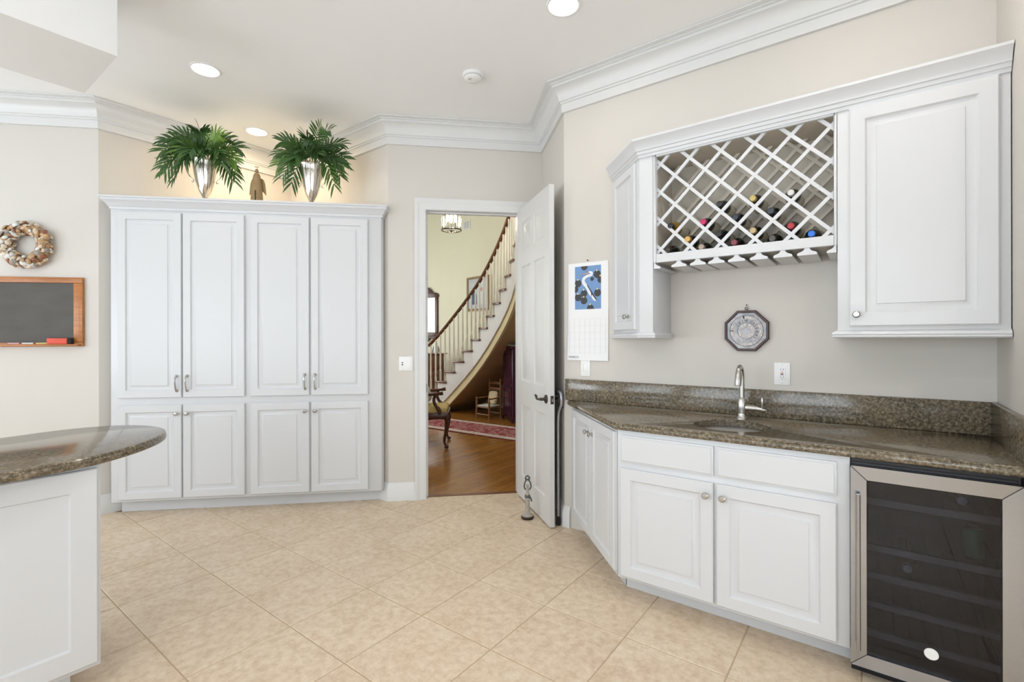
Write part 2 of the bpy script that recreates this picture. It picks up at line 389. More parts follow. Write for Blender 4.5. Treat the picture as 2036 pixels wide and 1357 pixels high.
for along, lst, zs, ze, uu in ((True, WIN_V, .55, 2.55, 0), (False, WIN_U, .4, 2.6, 2.6), (False, ADDED_WIN_L, .5, 2.5, -7.06)):
    for c, w in lst:
        k += 1; fr = MB(); gl = MB()
        def bx(m, p, q, d0, d1, z0, z1):
            if along: m.box(p, q, -3 - d1, -3 - d0, z0, z1)
            else: m.box(uu + d0, uu + d1, p, q, z0, z1)
        for p, q, z0, z1 in ((c - w / 2, c - w / 2 + .06, zs, ze), (c + w / 2 - .06, c + w / 2, zs, ze), (c - .03, c + .03, zs + .06, ze - .06), (c - w / 2 + .06, c + w / 2 - .06, zs, zs + .06), (c - w / 2 + .06, c + w / 2 - .06, ze - .06, ze)):
            bx(fr, p, q, .01, .05, z0, z1)
        bx(gl, c - w / 2 + .06, c + w / 2 - .06, .028, .032, zs + .06, ze - .06)
        o = struct(at(fr.build('window_%d' % k, 'trim', bevel=.004), (0, 0, 0), BAR), 'white framed kitchen window', 'window'); gl.build('pane', 'pane', o)  # the far left one frames the added light
# ceiling
cm = MB().prism([(p[0], p[1]) for p in OUT], CEIL, CEIL + .1)
struct(cm.build('ceiling', 'ceil', smooth=False), 'off-white flat kitchen ceiling', 'ceiling')
# dropped soffit at the upper left
so = MB().box(-3.46, -2.88, -2.4, .72, 2.70, CEIL)
struct(at(so.build('ceiling_soffit', 'ceil', bevel=.004), (0, 0, 0), BAR), 'white boxed soffit dropping from the ceiling, upper left', 'soffit')
# floor with tiles
GT = .432; U0, V0 = -2.2, 1.625
fl = MB().prism([(p[0], p[1]) for p in OUT], -.06, -.0022)
floor = struct(fl.build('floor', 'grout', smooth=False), 'beige diagonal ceramic tile floor of the kitchen', 'floor')
h = (GT - .0055) / 2
tm = MB().rings([[(-h, -h, -.012), (h, -h, -.012), (h, h, -.012), (-h, h, -.012)], [(-h, -h, -.002), (h, -h, -.002), (h, h, -.002), (-h, h, -.002)],
                 [(-h + .002, -h + .002, 0), (h - .002, -h + .002, 0), (h - .002, h - .002, 0), (-h + .002, h - .002, 0)]]).mesh('tile', 'tile', smooth=False)
def inside(p):
    c = False; n = len(ROOM)
    for i in range(n):
        a, b = ROOM[i], ROOM[i - 1]
        if (a[1] > p[1]) != (b[1] > p[1]) and p[0] < (b[0] - a[0]) * (p[1] - a[1]) / (b[1] - a[1]) + a[0]: c = not c
    return c
for i in range(-9, 9):
    for j in range(-7, 5):
        uc, vc = U0 + (i + .5) * GT, V0 + (j + .5) * GT; c = bw(uc, vc)
        cor = [(uc + a * h, vc + b * h) for a, b in ((-1, -1), (1, -1), (1, 1), (-1, 1))]
        wc = [tuple(bw(*q)[:2]) for q in cor]
        ins = [inside(q) for q in wc]
        if vc < -.9 and uc < -1.5: continue
        if all(ins): put('tile', tm, floor, (c.x, c.y, 0), (0, 0, BAR))
        else:
            pl = clip(wc, 0, 1, WY + .045)
            if c.y < 3.3: pl = clip(pl, s2, s2, 3.015)
            if c.x > -.2 and c.y > 2.6: pl = clip(pl, 1, 0, .87) if c.y > 3.39 else pl
            if c.y < 2.2 and c.x > 1: pl = clip(pl, s2, -s2, .44)
            if c.y < 3.4 and c.x < -3: continue
            if len(pl) >= 3 and (any(ins) or inside((c.x, c.y))):
                ce = sum((Vector(q) for q in pl), Vector((0, 0))) / len(pl)
                o = MB().prism([(q[0] - ce.x, q[1] - ce.y) for q in pl], -.012, 0).build('tile', 'tile', floor, smooth=False); o.location = (ce.x, ce.y, 0)
# crown moulding and baseboards
CROWN = [(0, 2.975), (.018, 2.975), (.020, 3.032), (.030, 3.036), (.031, 3.046), (.040, 3.050), (.044, 3.068), (.054, 3.094), (.070, 3.116), (.090, 3.130), (.098, 3.132), (.099, 3.146), (.112, 3.150), (.112, 3.156), (.140, 3.160), (.140, 3.169), (0, 3.169)]
struct(MB().sweep([pJ, pL, pA, pR, pC, pB, pE, pF], CROWN).build('trim_1', 'trim'), 'white crown moulding along the top of the walls', 'crown moulding')
BASE = [(0, 0), (.018, 0), (.018, .105), (.014, .113), (.014, .122), (.006, .140), (.004, .150), (0, .150)]
def basebd(name, path, label): struct(MB().sweep(path, BASE).build(name, 'trim'), label, 'baseboard')
basebd('baseboard_left', [pJ, pL, (pL[0] + .12, pL[1] + .12)], 'white baseboard left of the pantry')
basebd('baseboard_door', [(pR[0] - .12, pR[1] + .12), pR, (DX0 - .095, WY)], 'white baseboard between pantry and doorway')
basebd('baseboard_side', [(pC[0], 4.05), pB, tuple(bw(-1.735, 3.015)[:2])], 'white baseboard on the wall behind the open door')
# door casing and jamb
cs = MB()
prof = [(0, 0), (.010, 0), (.014, .02), (.014, .055), (.019, .062), (.022, .085), (.022, .092), (0, .092)]   # (proud, across)
def casing(m, x0, x1, z1, y, sgn):
    loops = []
    for px, pz, sx, sz in ((x0, 0, -1, 0), (x0, z1, -1, 1), (x1, z1, 1, 1), (x1, 0, 1, 0)):
        loops.append([(px + sx * a, y - sgn * d, pz + sz * a) for d, a in prof])
    m.rings(loops)
casing(cs, DX0 - .004, DX1 + .004, DZ + .004, WY, 1); casing(cs, DX0 - .004, DX1 + .004, DZ + .004, WY + .12, -1)
cs.box(DX0 - .012, DX0, WY, WY + .12, 0, DZ); cs.box(DX1, DX1 + .012, WY, WY + .12, 0, DZ); cs.box(DX0 - .012, DX1 + .012, WY, WY + .12, DZ, DZ + .012)
cs.box(DX0, DX0 + .012, WY + .05, WY + .085, 0, DZ); cs.box(DX0 + .012, DX1, WY + .05, WY + .085, DZ - .012, DZ)
tr = struct(cs.build('trim_2', 'trim'), 'white moulded casing around the hall doorway', 'door casing')
MB().box(DX0, DX0 + .003, WY + .015, WY + .035, .90, .97).build('strike_plate', 'bronze', tr)
struct(MB().box(DX0, DX1, WY + .045, WY + .09, 0, .004).build('trim_3', 'brownwood'), 'dark wood threshold strip under the doorway', 'threshold')

# ---------------------------------------------------------------- shared cabinet parts
def panel(m, x0, x1, z0, z1, y=0, th=.02, f=.055, raised=True, slab=False):
    lv = [(0, 0), (0, th - .004), (.004, th)]
    if slab: lv = [(0, 0), (0, th - .008), (.003, th - .007), (.010, th)]
    elif raised: lv += [(f, th), (f + .003, th - .003), (f + .007, th - .010), (f + .013, th - .012), (f + .040, th - .0045), (f + .042, th - .001)]
    else: lv += [(f, th), (f + .006, th - .010)]
    loops = [[(x0 + i, y - d, z0 + i), (x1 - i, y - d, z0 + i), (x1 - i, y - d, z1 - i), (x0 + i, y - d, z1 - i)] for i, d in lv]
    return m.rings(loops)
KNOB = MB().lathe([(.009, 0), (.009, .002), (.0055, .005), (.005, .014), (.012, .018), (.0155, .022), (.0155, .026), (.011, .030), (0, .031)], 16, axis='-y').mesh('knob', 'nickel')
pp = catmull([(0, -.004, .058), (0, -.022, .050), (0, -.030, .020), (0, -.024, -.020), (0, -.016, -.048), (0, -.004, -.058)], 4)
PULL = MB().tube(pp, [.0055 if 3 < i < len(pp) - 4 else .0075 for i in range(len(pp))], 8).lathe([(.010, 0), (.010, .004), (.006, .008)], 12, (0, 0, .058), '-y').lathe([(.010, 0), (.010, .004), (.006, .008)], 12, (0, 0, -.058), '-y').mesh('pull', 'nickel')
def cdoor(root, x0, x1, z0, z1, knob=None, pull=None, name='door', slab=False, f=.055):
    d = panel(MB(), x0, x1, z0, z1, 0, slab=slab, f=f).build(name, 'cab', root)
    if knob: k = put('knob', KNOB, d, (knob[0], -.02, knob[1])); k['label'] = 'brushed nickel knob'
    if pull: k = put('handle', PULL, d, (pull[0], -.02, pull[1])); k['label'] = 'nickel bow pull'
    return d

# ---------------------------------------------------------------- tall pantry across the corner
pan = thing('pantry_cabinet', 'tall white built-in pantry with eight panelled doors across the corner', 'cabinet', (-1.505, 4.105, 0))
MB().prism([(-1.01, 0), (1.005, 0), (1.02, .03), (1.02, .075), (.50, .55), (-.50, .55), (-1.01, .09)], .1, 2.38).build('body', 'cab', pan, bevel=.003)
MB().prism([(-.985, .085), (.985, .085), (.985, .12), (.5, .55), (-.5, .55), (-.985, .12)], 0, .1).build('toe_kick', 'cab', pan)
CORN = [(0, 2.355), (-.006, 2.355), (-.008, 2.372), (-.016, 2.378), (-.022, 2.392), (-.036, 2.410), (-.046, 2.418), (-.048, 2.432), (-.056, 2.434), (-.056, 2.448), (0, 2.448)]
MB().sweep([(-1.01, .09), (-1.01, 0), (1.012, 0), (1.022, .09)], [(-d, z) for d, z in CORN]).build('cornice', 'cab', pan)
MB().prism([(-1.03, -.02), (1.03, -.02), (1.03, .05), (.50, .55), (-.50, .55), (-1.03, .05)], 2.42, 2.444).build('top_board', 'cab', pan)
for i, (a, b) in enumerate(((-2.459, -2.010), (-1.999, -1.550), (-1.508, -1.062), (-1.048, -.603))):
    a += 1.505; b += 1.505; inner = b - .032 if i % 2 == 0 else a + .032
    cdoor(pan, a, b, .900, 2.335, pull=(inner, 1.010)); cdoor(pan, a, b, .120, .845, knob=(inner, .776))

# ---------------------------------------------------------------- bar base cabinets
sk = thing('base_cabinet', 'white sink cabinet with two panelled doors and two false drawers', 'cabinet', bw(-1.08, 2.37), BAR)
MB().box(0, 1.003, 0, .018, .1, .874).box(0, .02, .018, .6, .1, .874).box(.983, 1.003, .018, .6, .1, .874).box(.02, .983, .018, .6, .1, .118).build('body', 'cab', sk, bevel=.002)
MB().box(-.0, 1.003, .114, .13, 0, .1).build('toe_kick', 'cab', sk)
cdoor(sk, .022, .482, .117, .678, knob=(.452, .620)); cdoor(sk, .497, .959, .117, .678, knob=(.527, .620))
cdoor(sk, .022, .482, .711, .848, name='drawer_front', slab=True); cdoor(sk, .497, .959, .711, .848, name='drawer_front', slab=True)
ang = thing('base_cabinet', 'narrow angled white base cabinet between sink cabinet and open door', 'cabinet', (.912, 3.33, 0), R(-90))
# local x runs towards the camera, -y faces the doorway
cx, cy = .89, 0.0
MB().prism([(.0, 0), (.885, 0), (.44, .445)], .1, .874).build('body', 'cab', ang, bevel=.002)
MB().prism([(.09, .08), (.80, .08), (.44, .43)], 0, .1).build('toe_kick', 'cab', ang)
cdoor(ang, .045, .470, .125, .860, knob=(.435, .775), f=.05); cdoor(ang, .482, .880, .125, .860, knob=(.517, .775), f=.05)

# ---------------------------------------------------------------- granite tops
EDGE = [(.014, .914), (.007, .912), (.003, .906), (.0045, .903), (.001, .899), (0, .888), (.003, .880), (.008, .876)]
def slab(name, poly, parent, hole=None, edge=EDGE):
    # poly counter-clockwise in local x,y ; inset is to the left of travel
    bm = bmesh.new(); rows = []
    for ins, z in edge:
        rows.append([bm.verts.new((p[0], p[1], z)) for p in offset(poly, -ins, True)])
    n = len(poly)
    for a, b in zip(rows, rows[1:]):
        for i in range(n): bm.faces.new((a[i], b[i], b[(i + 1) % n], a[(i + 1) % n]))
    def cap(row, hl):
        es = [bm.edges.get((row[i], row[(i + 1) % n])) for i in range(n)]
        if hl: es += [bm.edges.get((hl[i], hl[(i + 1) % len(hl)])) or bm.edges.new((hl[i], hl[(i + 1) % len(hl)])) for i in range(len(hl))]
        bmesh.ops.triangle_fill(bm, use_beauty=True, edges=es)
    if hole:
        hr = []
        for ins, z in ((-.006, edge[0][1]), (-.001, edge[0][1] - .004), (0, .890), (-.003, edge[-1][1])):
            hr.append([bm.verts.new((hole[0] + (hole[2] - ins) * math.cos(2 * math.pi * i / 48), hole[1] + (hole[2] - ins) * math.sin(2 * math.pi * i / 48), z)) for i in range(48)])
        for a, b in zip(hr, hr[1:]):
            for i in range(48): bm.faces.new((a[i], b[i], b[(i + 1) % 48], a[(i + 1) % 48]))
        cap(rows[0], hr[0]); cap(rows[-1], hr[-1])
    else: cap(rows[0], None); cap(rows[-1], None)
    bmesh.ops.recalc_face_normals(bm, faces=bm.faces)
    me = bpy.data.meshes.new(name); bm.to_mesh(me); bm.free(); me.shade_smooth(); me.set_sharp_from_angle(angle=R(40)); me.materials.append(M['granite'])
    return put(name, me, parent)
ct = thing('bar_countertop', 'brown speckled granite bar counter with backsplash and round sink cutout', 'countertop', bw(0, 0), BAR)
SK = (-.575, 2.612, .176)
slab('worktop', [(-1.088, 2.338), (.438, 2.338), (.438, 3.012), (-1.762, 3.012)], ct, SK)
MB().box(-1.768, .438, 2.992, 3.013, .914, 1.064).build('backsplash', 'granite', ct, bevel=.003)
MB().box(.417, .438, 2.352, 2.992, .914, 1.064).build('side_splash', 'granite', ct, bevel=.003)
sb = MB(); prof = [(.190, .875), (.183, .874), (.180, .860), (.176, .780), (.160, .752), (.10, .744), (.025, .742), (.02, .738), (.02, .730), (.0, .730)]
sink = tag(at(sb.lathe(prof, 40, (0, 0, 0)).build('bar_sink', 'bowl'), bw(SK[0], SK[1])), 'small round stainless sink bowl under the granite counter', 'sink')
MB().lathe([(.038, .744), (.036, .747), (.022, .746), (.02, .743)], 24).build('drain', 'chrome', sink)
# faucet
fa = thing('faucet', 'brushed nickel gooseneck faucet with side lever behind the round sink', 'faucet', bw(-.572, 2.846, .914), BAR)
MB().lathe([(.030, 0), (.030, .006), (.024, .014), (.022, .035), (.0235, .04), (.0235, .105), (.020, .112), (.014, .116)], 24).build('base', 'nickel', fa)
gp = [(0, 0, .11), (0, 0, .18), (0, -.001, .235), (0, -.010, .262), (0, -.030, .280), (0, -.056, .283), (0, -.078, .268), (0, -.090, .240), (0, -.096, .200), (0, -.098, .188)]
gp = catmull(gp, 4); MB().tube(gp, [.0125 if p.z > .27 or p.y > -.06 else .0125 + min(.004, (.27 - p.z) * .08) for p in gp], 14).build('spout', 'nickel', fa)
MB().tube(catmull([(.018, 0, .064), (.05, 0, .064), (.085, 0, .060), (.118, 0, .054)], 4), [.016, .016, .0155, .015, .0145, .014, .0125, .011, .010, .009, .008, .006, .004][:13], 12).build('lever_arm', 'nickel', fa)
MB().tube([(.098, 0, .060), (.099, 0, .085), (.100, 0, .100), (.098, 0, .118), (.098, 0, .124)], [.0045, .006, .008, .006, .004], 10).build('lever', 'nickel', fa)

# ---------------------------------------------------------------- wine cooler
wc = thing('wine_cooler', 'stainless steel framed wine cooler with smoked glass door under the counter', 'wine cooler', bw(-.075, 2.345), BAR)
w = .482
b = MB(); b.box(0, .02, .045, .62, .03, .872).box(w - .02, w, .045, .62, .03, .872).box(.02, w - .02, .6, .62, .03, .872).box(.02, w - .02, .045, .6, .845, .872).box(.02, w - .02, .045, .6, .03, .06)
b.build('cabinet', 'interior', wc)
MB().box(.004, w - .004, .036, .05, .846, .872).box(.006, w - .006, .028, .036, .852, .856).box(.12, .30, .030, .036, .858, .868).build('vent_grille', 'black', wc)
MB().box(0, w, .07, .09, 0, .05).build('kick_plate', 'black', wc)
fr = thing_door = None
dm = MB(); fw = .052
o4 = [(0, .056), (w, .056), (w, .845), (0, .845)]; i4 = [(fw, .056 + fw), (w - fw, .056 + fw), (w - fw, .845 - fw), (fw, .845 - fw)]
for k in range(4):
    j = (k + 1) % 4; q = [o4[k], o4[j], i4[j], i4[k]]
    # each mitred rail a touch proud with a slight slope
    loops = [[(x, .040, z) for x, z in q], [(x, .004, z) for x, z in q], [(x + (sum(a for a, _ in q) / 4 - x) * .008, 0 if n < 2 else .0025, z + (sum(c for _, c in q) / 4 - z) * .008) for n, (x, z) in enumerate(q)]]
    if k == 0: frame_root = MB().rings(loops).build('door_rail', 'steel', wc)
    else: MB().rings(loops).build('door_rail' if k % 2 == 0 else 'door_stile', 'steel', wc)
MB().box(fw - .004, w - fw + .004, .012, .018, .056 + fw - .004, .845 - fw + .004).build('glass', 'glass', wc)
hd = MB().tube([(.026, -.030, .135), (.026, -.030, .742)], .0075, 14)
for z in (.17, .71): hd.tube([(.026, 0, z), (.026, -.03, z)], .005, 10)
hd.build('handle', 'steel', wc)
for z in (.155, .272, .385, .497, .682):
    MB().box(.026, w - .026, .068, .084, z, z + .026).build('shelf_front', 'shelfwood', wc, bevel=.003)
    sh = MB()
    for x in range(9): sh.tube([(.04 + x * .05, .08, z + .008), (.04 + x * .05, .58, z + .008)], .003, 6)
    sh.build('shelf_wires', 'chrome', wc)
bd = MB().lathe([(.021, 0), (.021, .002), (.017, .003), (.016, .002), (0, .002)], 24, (.244, .0115, .182), '-y').build('lock_badge', 'plate', wc); bd['label'] = 'round silver lock badge'

# ---------------------------------------------------------------- upper bar cabinets
UF = 2.71
ur = thing('wall_cabinet', 'large white wall cabinet with one raised panel door at the right', 'cabinet', bw(-.134, UF), BAR)
UW = .57
MB().box(0, UW, 0, .303, 1.362, 2.41).build('body', 'cab', ur, bevel=.002)
cdoor(ur, .046, .535, 1.405, 2.398, knob=(.072, 1.458), f=.058)
NOSE = [(0, 1.356), (.014, 1.352), (.020, 1.357), (.018, 1.364), (.022, 1.369), (.018, 1.377), (.008, 1.384), (0, 1.388)]
MB().sweep([(0, .303), (0, 0), (UW, 0)], [(d, z) for d, z in NOSE]).build('light_rail', 'cab', ur)
ul = thing('wall_cabinet', 'slim angled white wall cabinet beside the wine rack', 'cabinet', bw(-1.015, UF), BAR)
MB().prism([(-.080, 0), (0, 0), (0, .303), (-.383, .303)], 1.362, 2.41).build('body', 'cab', ul, bevel=.002)
MB().sweep([(-.383, .303), (-.080, 0), (0, 0), (0, .303)], [(d, z) for d, z in NOSE]).build('light_rail', 'cab', ul)
ud = panel(MB(), .025, .395, 1.405, 2.390, 0, f=.05).build('door', 'cab', ul); ud.location = (-.383, .303, 0); ud.rotation_euler = (0, 0, R(-45))
k = put('knob', KNOB, ud, (.222 + .07, -.02, 1.484)); k['label'] = 'brushed nickel knob'
# wine rack
rk = thing('wine_rack', 'white wall mounted wine rack with diagonal lattice and stemware rails below', 'wine rack', bw(0, 0), BAR)
RU0, RU1, RZ0, RZ1 = -1.013, -.136, 1.787, 2.41
o0, o1, p0, p1 = -.996, -.148, 1.834, 2.393
c = MB(); c.box(RU0, o0, UF, UF + .019, RZ0, RZ1).box(o1, RU1, UF, UF + .019, RZ0, RZ1).box(o0, o1, UF, UF + .019, RZ0, p0).box(o0, o1, UF, UF + .019, p1, RZ1)
c.build('face_frame', 'cab', rk, bevel=.0015)
c = MB(); c.box(RU0, RU1, 3.000, 3.012, RZ0, RZ1).box(RU0, RU0 + .012, UF + .019, 3.0, RZ0, RZ1).box(RU1 - .012, RU1, UF + .019, 3.0, RZ0, RZ1).box(RU0 + .012, RU1 - .012, UF + .019, 3.0, RZ1 - .014, RZ1).box(RU0 + .012, RU1 - .012, UF + .019, 3.0, RZ0, RZ0 + .015)
c.build('case', 'cabin', rk)
def lattice(y0, sp, hw_, name, mt, ua, ub, za, zb):
    cnt = 0
    for sgn, ref in ((1, 1.702), (-1, -2.84)):
        for k in range(-14, 15):
            c = ref + k * sp                     # u + sgn*z = c
            strip = []
            far = 3
            # direction along the strip
            d = (s2, -sgn * s2); nrm = (s2, sgn * s2); off = c * s2
            base = (nrm[0] * off, nrm[1] * off)
            st = [(base[0] + d[0] * t + nrm[0] * q, base[1] + d[1] * t + nrm[1] * q) for t, q in ((-6, -hw_), (6, -hw_), (6, hw_), (-6, hw_))]
            for nx, ny, cc in ((1, 0, ub), (-1, 0, -ua), (0, 1, zb), (0, -1, -za)):
                st = clip(st, nx, ny, cc) if st else st
            if len(st) >= 3:
                yy = y0 + (0 if sgn > 0 else .0012)
                MB().prismy(st, yy, yy + .013).build(name, mt, rk, smooth=False)
lattice(UF + .021, .1632, .0085, 'lattice_slat', 'cab', o0 - .004, o1 + .004, p0 - .003, p1 + .003)
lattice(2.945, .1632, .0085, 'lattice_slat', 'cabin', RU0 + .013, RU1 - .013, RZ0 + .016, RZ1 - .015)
RAIL = [(-.010, 1.787), (-.012, 1.779), (-.020, 1.771), (-.038, 1.764), (-.041, 1.760), (-.041, 1.752), (.041, 1.752), (.041, 1.760), (.038, 1.764), (.020, 1.771), (.012, 1.779), (.010, 1.787)]
for uc in (-.869, -.767, -.671, -.571, -.466, -.359, -.256):
    MB().prismy([(uc + a, z) for a, z in RAIL], UF + .004, 3.0).build('stemware_rail', 'cab', rk)
for uc, sg in ((RU0 + .002, 1), (RU1 - .002, -1)):
    MB().prismy([(uc, 1.752), (uc + sg * .038, 1.752), (uc + sg * .038, 1.760), (uc + sg * .034, 1.764), (uc + sg * .018, 1.771), (uc + sg * .010, 1.779), (uc + sg * .008, 1.787), (uc, 1.787)], UF + .004, 3.0).build('stemware_rail', 'cab', rk)
# cornice over the three wall cabinets
UC = [(0, 2.402), (-.006, 2.402), (-.010, 2.416), (-.016, 2.420), (-.020, 2.434), (-.026, 2.438), (-.030, 2.452), (-.046, 2.478), (-.056, 2.490), (-.056, 2.502), (0, 2.502)]
tag(at(MB().sweep([(-1.398, 3.012), (-1.095, 2.71), (.436, 2.71)], [(-d, z) for d, z in UC]).build('cabinet_cornice', 'cab'), (0, 0, 0), BAR), 'white stepped cornice along the top of the bar wall cabinets', 'cornice')
# wine bottles
BODY = MB().lathe([(.030, .265), (.037, .262), (.0375, .25), (.0375, .092), (.036, .074), (.029, .058), (.019, .046), (.0145, .038), (.0135, .03), (.0135, .0)], 20, axis='y').mesh('bottle_body', 'bottle')
BODYA = BODY.copy(); BODYA.materials.clear(); BODYA.materials.append(M['amber'])
LAB = MB().lathe([(.0376, .105), (.0379, .106), (.0379, .222), (.0376, .223)], 20, axis='y').mesh('bottle_label', 'label')
CAPP = [(.0155, .034), (.0158, .004), (.0145, -.001), (.0105, -.002), (.010, -.0012), (0, -.0012)]
capc = {}
def cap(nm, col, metal=.2):
    if nm not in capc: capc[nm] = MB().lathe(CAPP, 18, axis='y').mesh('capsule_' + nm, mat('foil_' + nm, col, .3, metal, var=.12, scale=90))
    return capc[nm]
BOT = [(-.921, 1.990, 'black', (.02, .02, .022), 'amber white-wine bottle with black cap at the left of the rack'),
       (-.742, 1.987, 'pink', (.50, .03, .13), 'wine bottle with bright pink foil cap in the lattice rack'),
       (-.826, 1.903, 'gold', (.62, .36, .10), 'wine bottle with orange gold cap low in the rack'),
       (-.936, 1.856, 'darkbrown', (.04, .03, .025), 'dark wine bottle lying in the lowest left corner of the rack'),
       (-.752, 1.851, 'tan', (.36, .27, .21), 'wine bottle with dull tan cork end on the rack bottom'),
       (-.658, 2.070, 'black', (.02, .02, .022), 'black capped wine bottle just left of the brass yellow capped one, same row'),
       (-.661, 1.911, 'black', (.02, .02, .022), 'black capped wine bottle right of the pink capped one, one row lower'),
       (-.586, 1.856, 'maroon', (.22, .05, .07), 'wine bottle with maroon cap on the rack bottom'),
       (-.580, 1.988, 'navy', (.03, .04, .06), 'wine bottle with dark navy cap in the middle of the rack'),
       (-.496, 2.072, 'brass', (.50, .38, .13), 'wine bottle with brass yellow cap and red label, upper middle of the rack'),
       (-.496, 1.906, 'straw', (.52, .38, .20), 'wine bottle with straw coloured cap in the lower middle of the rack'),
       (-.415, 1.994, 'slate', (.04, .05, .065), 'wine bottle with slate black cap below the silver capped one'),
       (-.407, 1.854, 'ring', (.09, .08, .07), 'wine bottle with ringed black cap between straw and blue capped bottles'),
       (-.326, 2.070, 'silver', (.62, .62, .60), 'wine bottle with silver cap, highest bottle at the right of the rack'),
       (-.326, 1.906, 'red', (.42, .04, .05), 'wine bottle with red cap left of the blue capped one'),
       (-.239, 1.855, 'blue', (.03, .16, .62), 'wine bottle with bright blue foil cap at lower right of the rack')]
for u, z, nm, col, lab in BOT:
    t = thing('wine_bottle', lab, 'wine bottle', bw(u, 2.728, z), BAR, 'wine bottles lying in the lattice rack')
    put('glass_body', BODYA if 'amber' in lab else BODY, t); put('foil_cap', cap(nm, col), t); put('paper_label', LAB, t)
# bottles and a can inside the cooler
for u, v, z, lab in ((.262, 2.432, .746, 'wine bottle with pale foil cap on the top shelf of the wine cooler'), (.105, 2.432, .449, 'wine bottle with grey foil cap on the middle shelf of the wine cooler')):
    t = thing('wine_bottle', lab, 'wine bottle', bw(u, v, z), BAR, 'wine bottles inside the cooler'); put('glass_body', BODY, t); put('foil_cap', cap('silver', (.6, .6, .6)), t)
t = thing('drink_can', 'green and white drink can standing inside the wine cooler', 'can', bw(.30, 2.50, .523), BAR)
M['green'] = mat('green_can_print', (.10, .30, .14), .35, .3, var=.5, scale=30)
MB().lathe([(.026, 0), (.031, .006), (.031, .10), (.026, .113), (.025, .113)], 20).build('can_body', 'green', t)
MB().lathe([(.026, .112), (.0265, .115), (.024, .115), (.023, .112), (0, .112)], 20).build('can_lid', 'chrome', t)

# ---------------------------------------------------------------- island
isl = thing('island_cabinet', 'white panelled island cabinet in the left foreground', 'cabinet', bw(-2.38, .54), R(45))
# local x along +v (negative going left in view), local y along -u ... face looks to +u
m = MB().box(-1.6, 0, 0, .62, .105, .874); m.build('body', 'cab', isl, bevel=.003)
MB().box(-1.6, -.075, .075, .60, 0, .105).build('toe_kick', 'cab', isl)
panel(MB(), -.85, -.012, .125, .862, 0, th=.018, f=.078, raised=False).build('end_panel', 'cab', isl)
panel(MB(), -1.58, -.87, .125, .862, 0, th=.018, f=.078, raised=False).build('end_panel', 'cab', isl)
pts = [(2.27, -1.1), (2.272, -.3), (2.276, .1), (2.288, .27), (2.340, .50), (2.43, .645), (2.545, .762), (2.675, .848), (2.82, .885), (2.97, .860), (3.09, .780), (3.15, .655), (3.155, .52), (3.12, .36), (3.08, .1), (3.05, -.3), (3.04, -1.1)]
ip = [(p.y, p.x) for p in catmull([(a, b, 0) for a, b in pts], 5)]       # (p, b)
ito = thing('island_countertop', 'rounded brown granite countertop of the left foreground island', 'countertop', (0, 0, 0), R(45))
# world = p*P + b*B with P=(s,s), B=(-s,s): a frame turned by +45 degrees, x = p, y = b
slab('worktop', ip, ito)

# ---------------------------------------------------------------- open six-panel door
dr = thing('door_1', 'open white six panel door leaf with bronze lever', 'door', (.645, 4.122, 0), math.atan2(-.757, .106)); dr['kind'] = 'structure'
DW, DH, DT = .776, 2.45, .036
cols = [(.105, .345), (.43, .672)]; rows = [(.20, .80), (1.0, 1.955), (2.09, 2.325)]
m = MB()
xs = [0, cols[0][0], cols[0][1], cols[1][0], cols[1][1], DW]; zs = [.010, rows[0][0], rows[0][1], rows[1][0], rows[1][1], rows[2][0], rows[2][1], DH]
for a in range(5):
    for b in range(7):
        if a % 2 == 1 and b % 2 == 1: continue
        m.box(xs[a], xs[a + 1], 0, DT, zs[b], zs[b + 1])
m.build('slab', 'door', dr, smooth=False)
for a, b in cols:
    for c, d in rows:
        lv = [(0, .0), (.010, .008), (.016, .009), (.045, .003)]
        q = MB()
        for sg, y in ((1, 0), (-1, DT)):
            q.rings([[(a + i, y + sg * e, c + i), (b - i, y + sg * e, c + i), (b - i, y + sg * e, d - i), (a + i, y + sg * e, d - i)] for i, e in lv], cap0=False)
        q.build('panel', 'door', dr)
def lever(sgn, y):
    m = MB().lathe([(.032, 0), (.032, .004), (.027, .010), (.014, .013), (.011, .018), (.011, .048), (.009, .052)], 20, (.706, y, .915), '-y' if sgn < 0 else 'y')
    yy = y + sgn * .044
    m.tube(catmull([(.712, yy, .915), (.690, yy, .915), (.660, yy + sgn * .006, .911), (.630, yy + sgn * .004, .914), (.608, yy, .928), (.590, yy, .932)], 4), [.011] * 6 + [.010] * 6 + [.009] * 5 + [.0095] * 4, 10, flat=.8)
    return m
l1 = lever(-1, 0).build('lever_handle', 'bronze', dr); l1['label'] = 'dark bronze lever handle'
lever(1, DT).build('lever_handle', 'bronze', dr)
lp = MB().box(DW, DW + .0015, .006, DT - .006, .885, .945).build('latch_plate', 'bronze', dr)
MB().box(DW, DW + .009, .012, DT - .012, .905, .925).build('latch_bolt', 'chrome', lp)
for z in (.25, 1.2, 2.2): MB().lathe([(.006, -.05), (.007, -.048), (.007, .048), (.006, .05)], 10, (-.002, DT + .006, z)).build('hinge', 'bronze', dr)
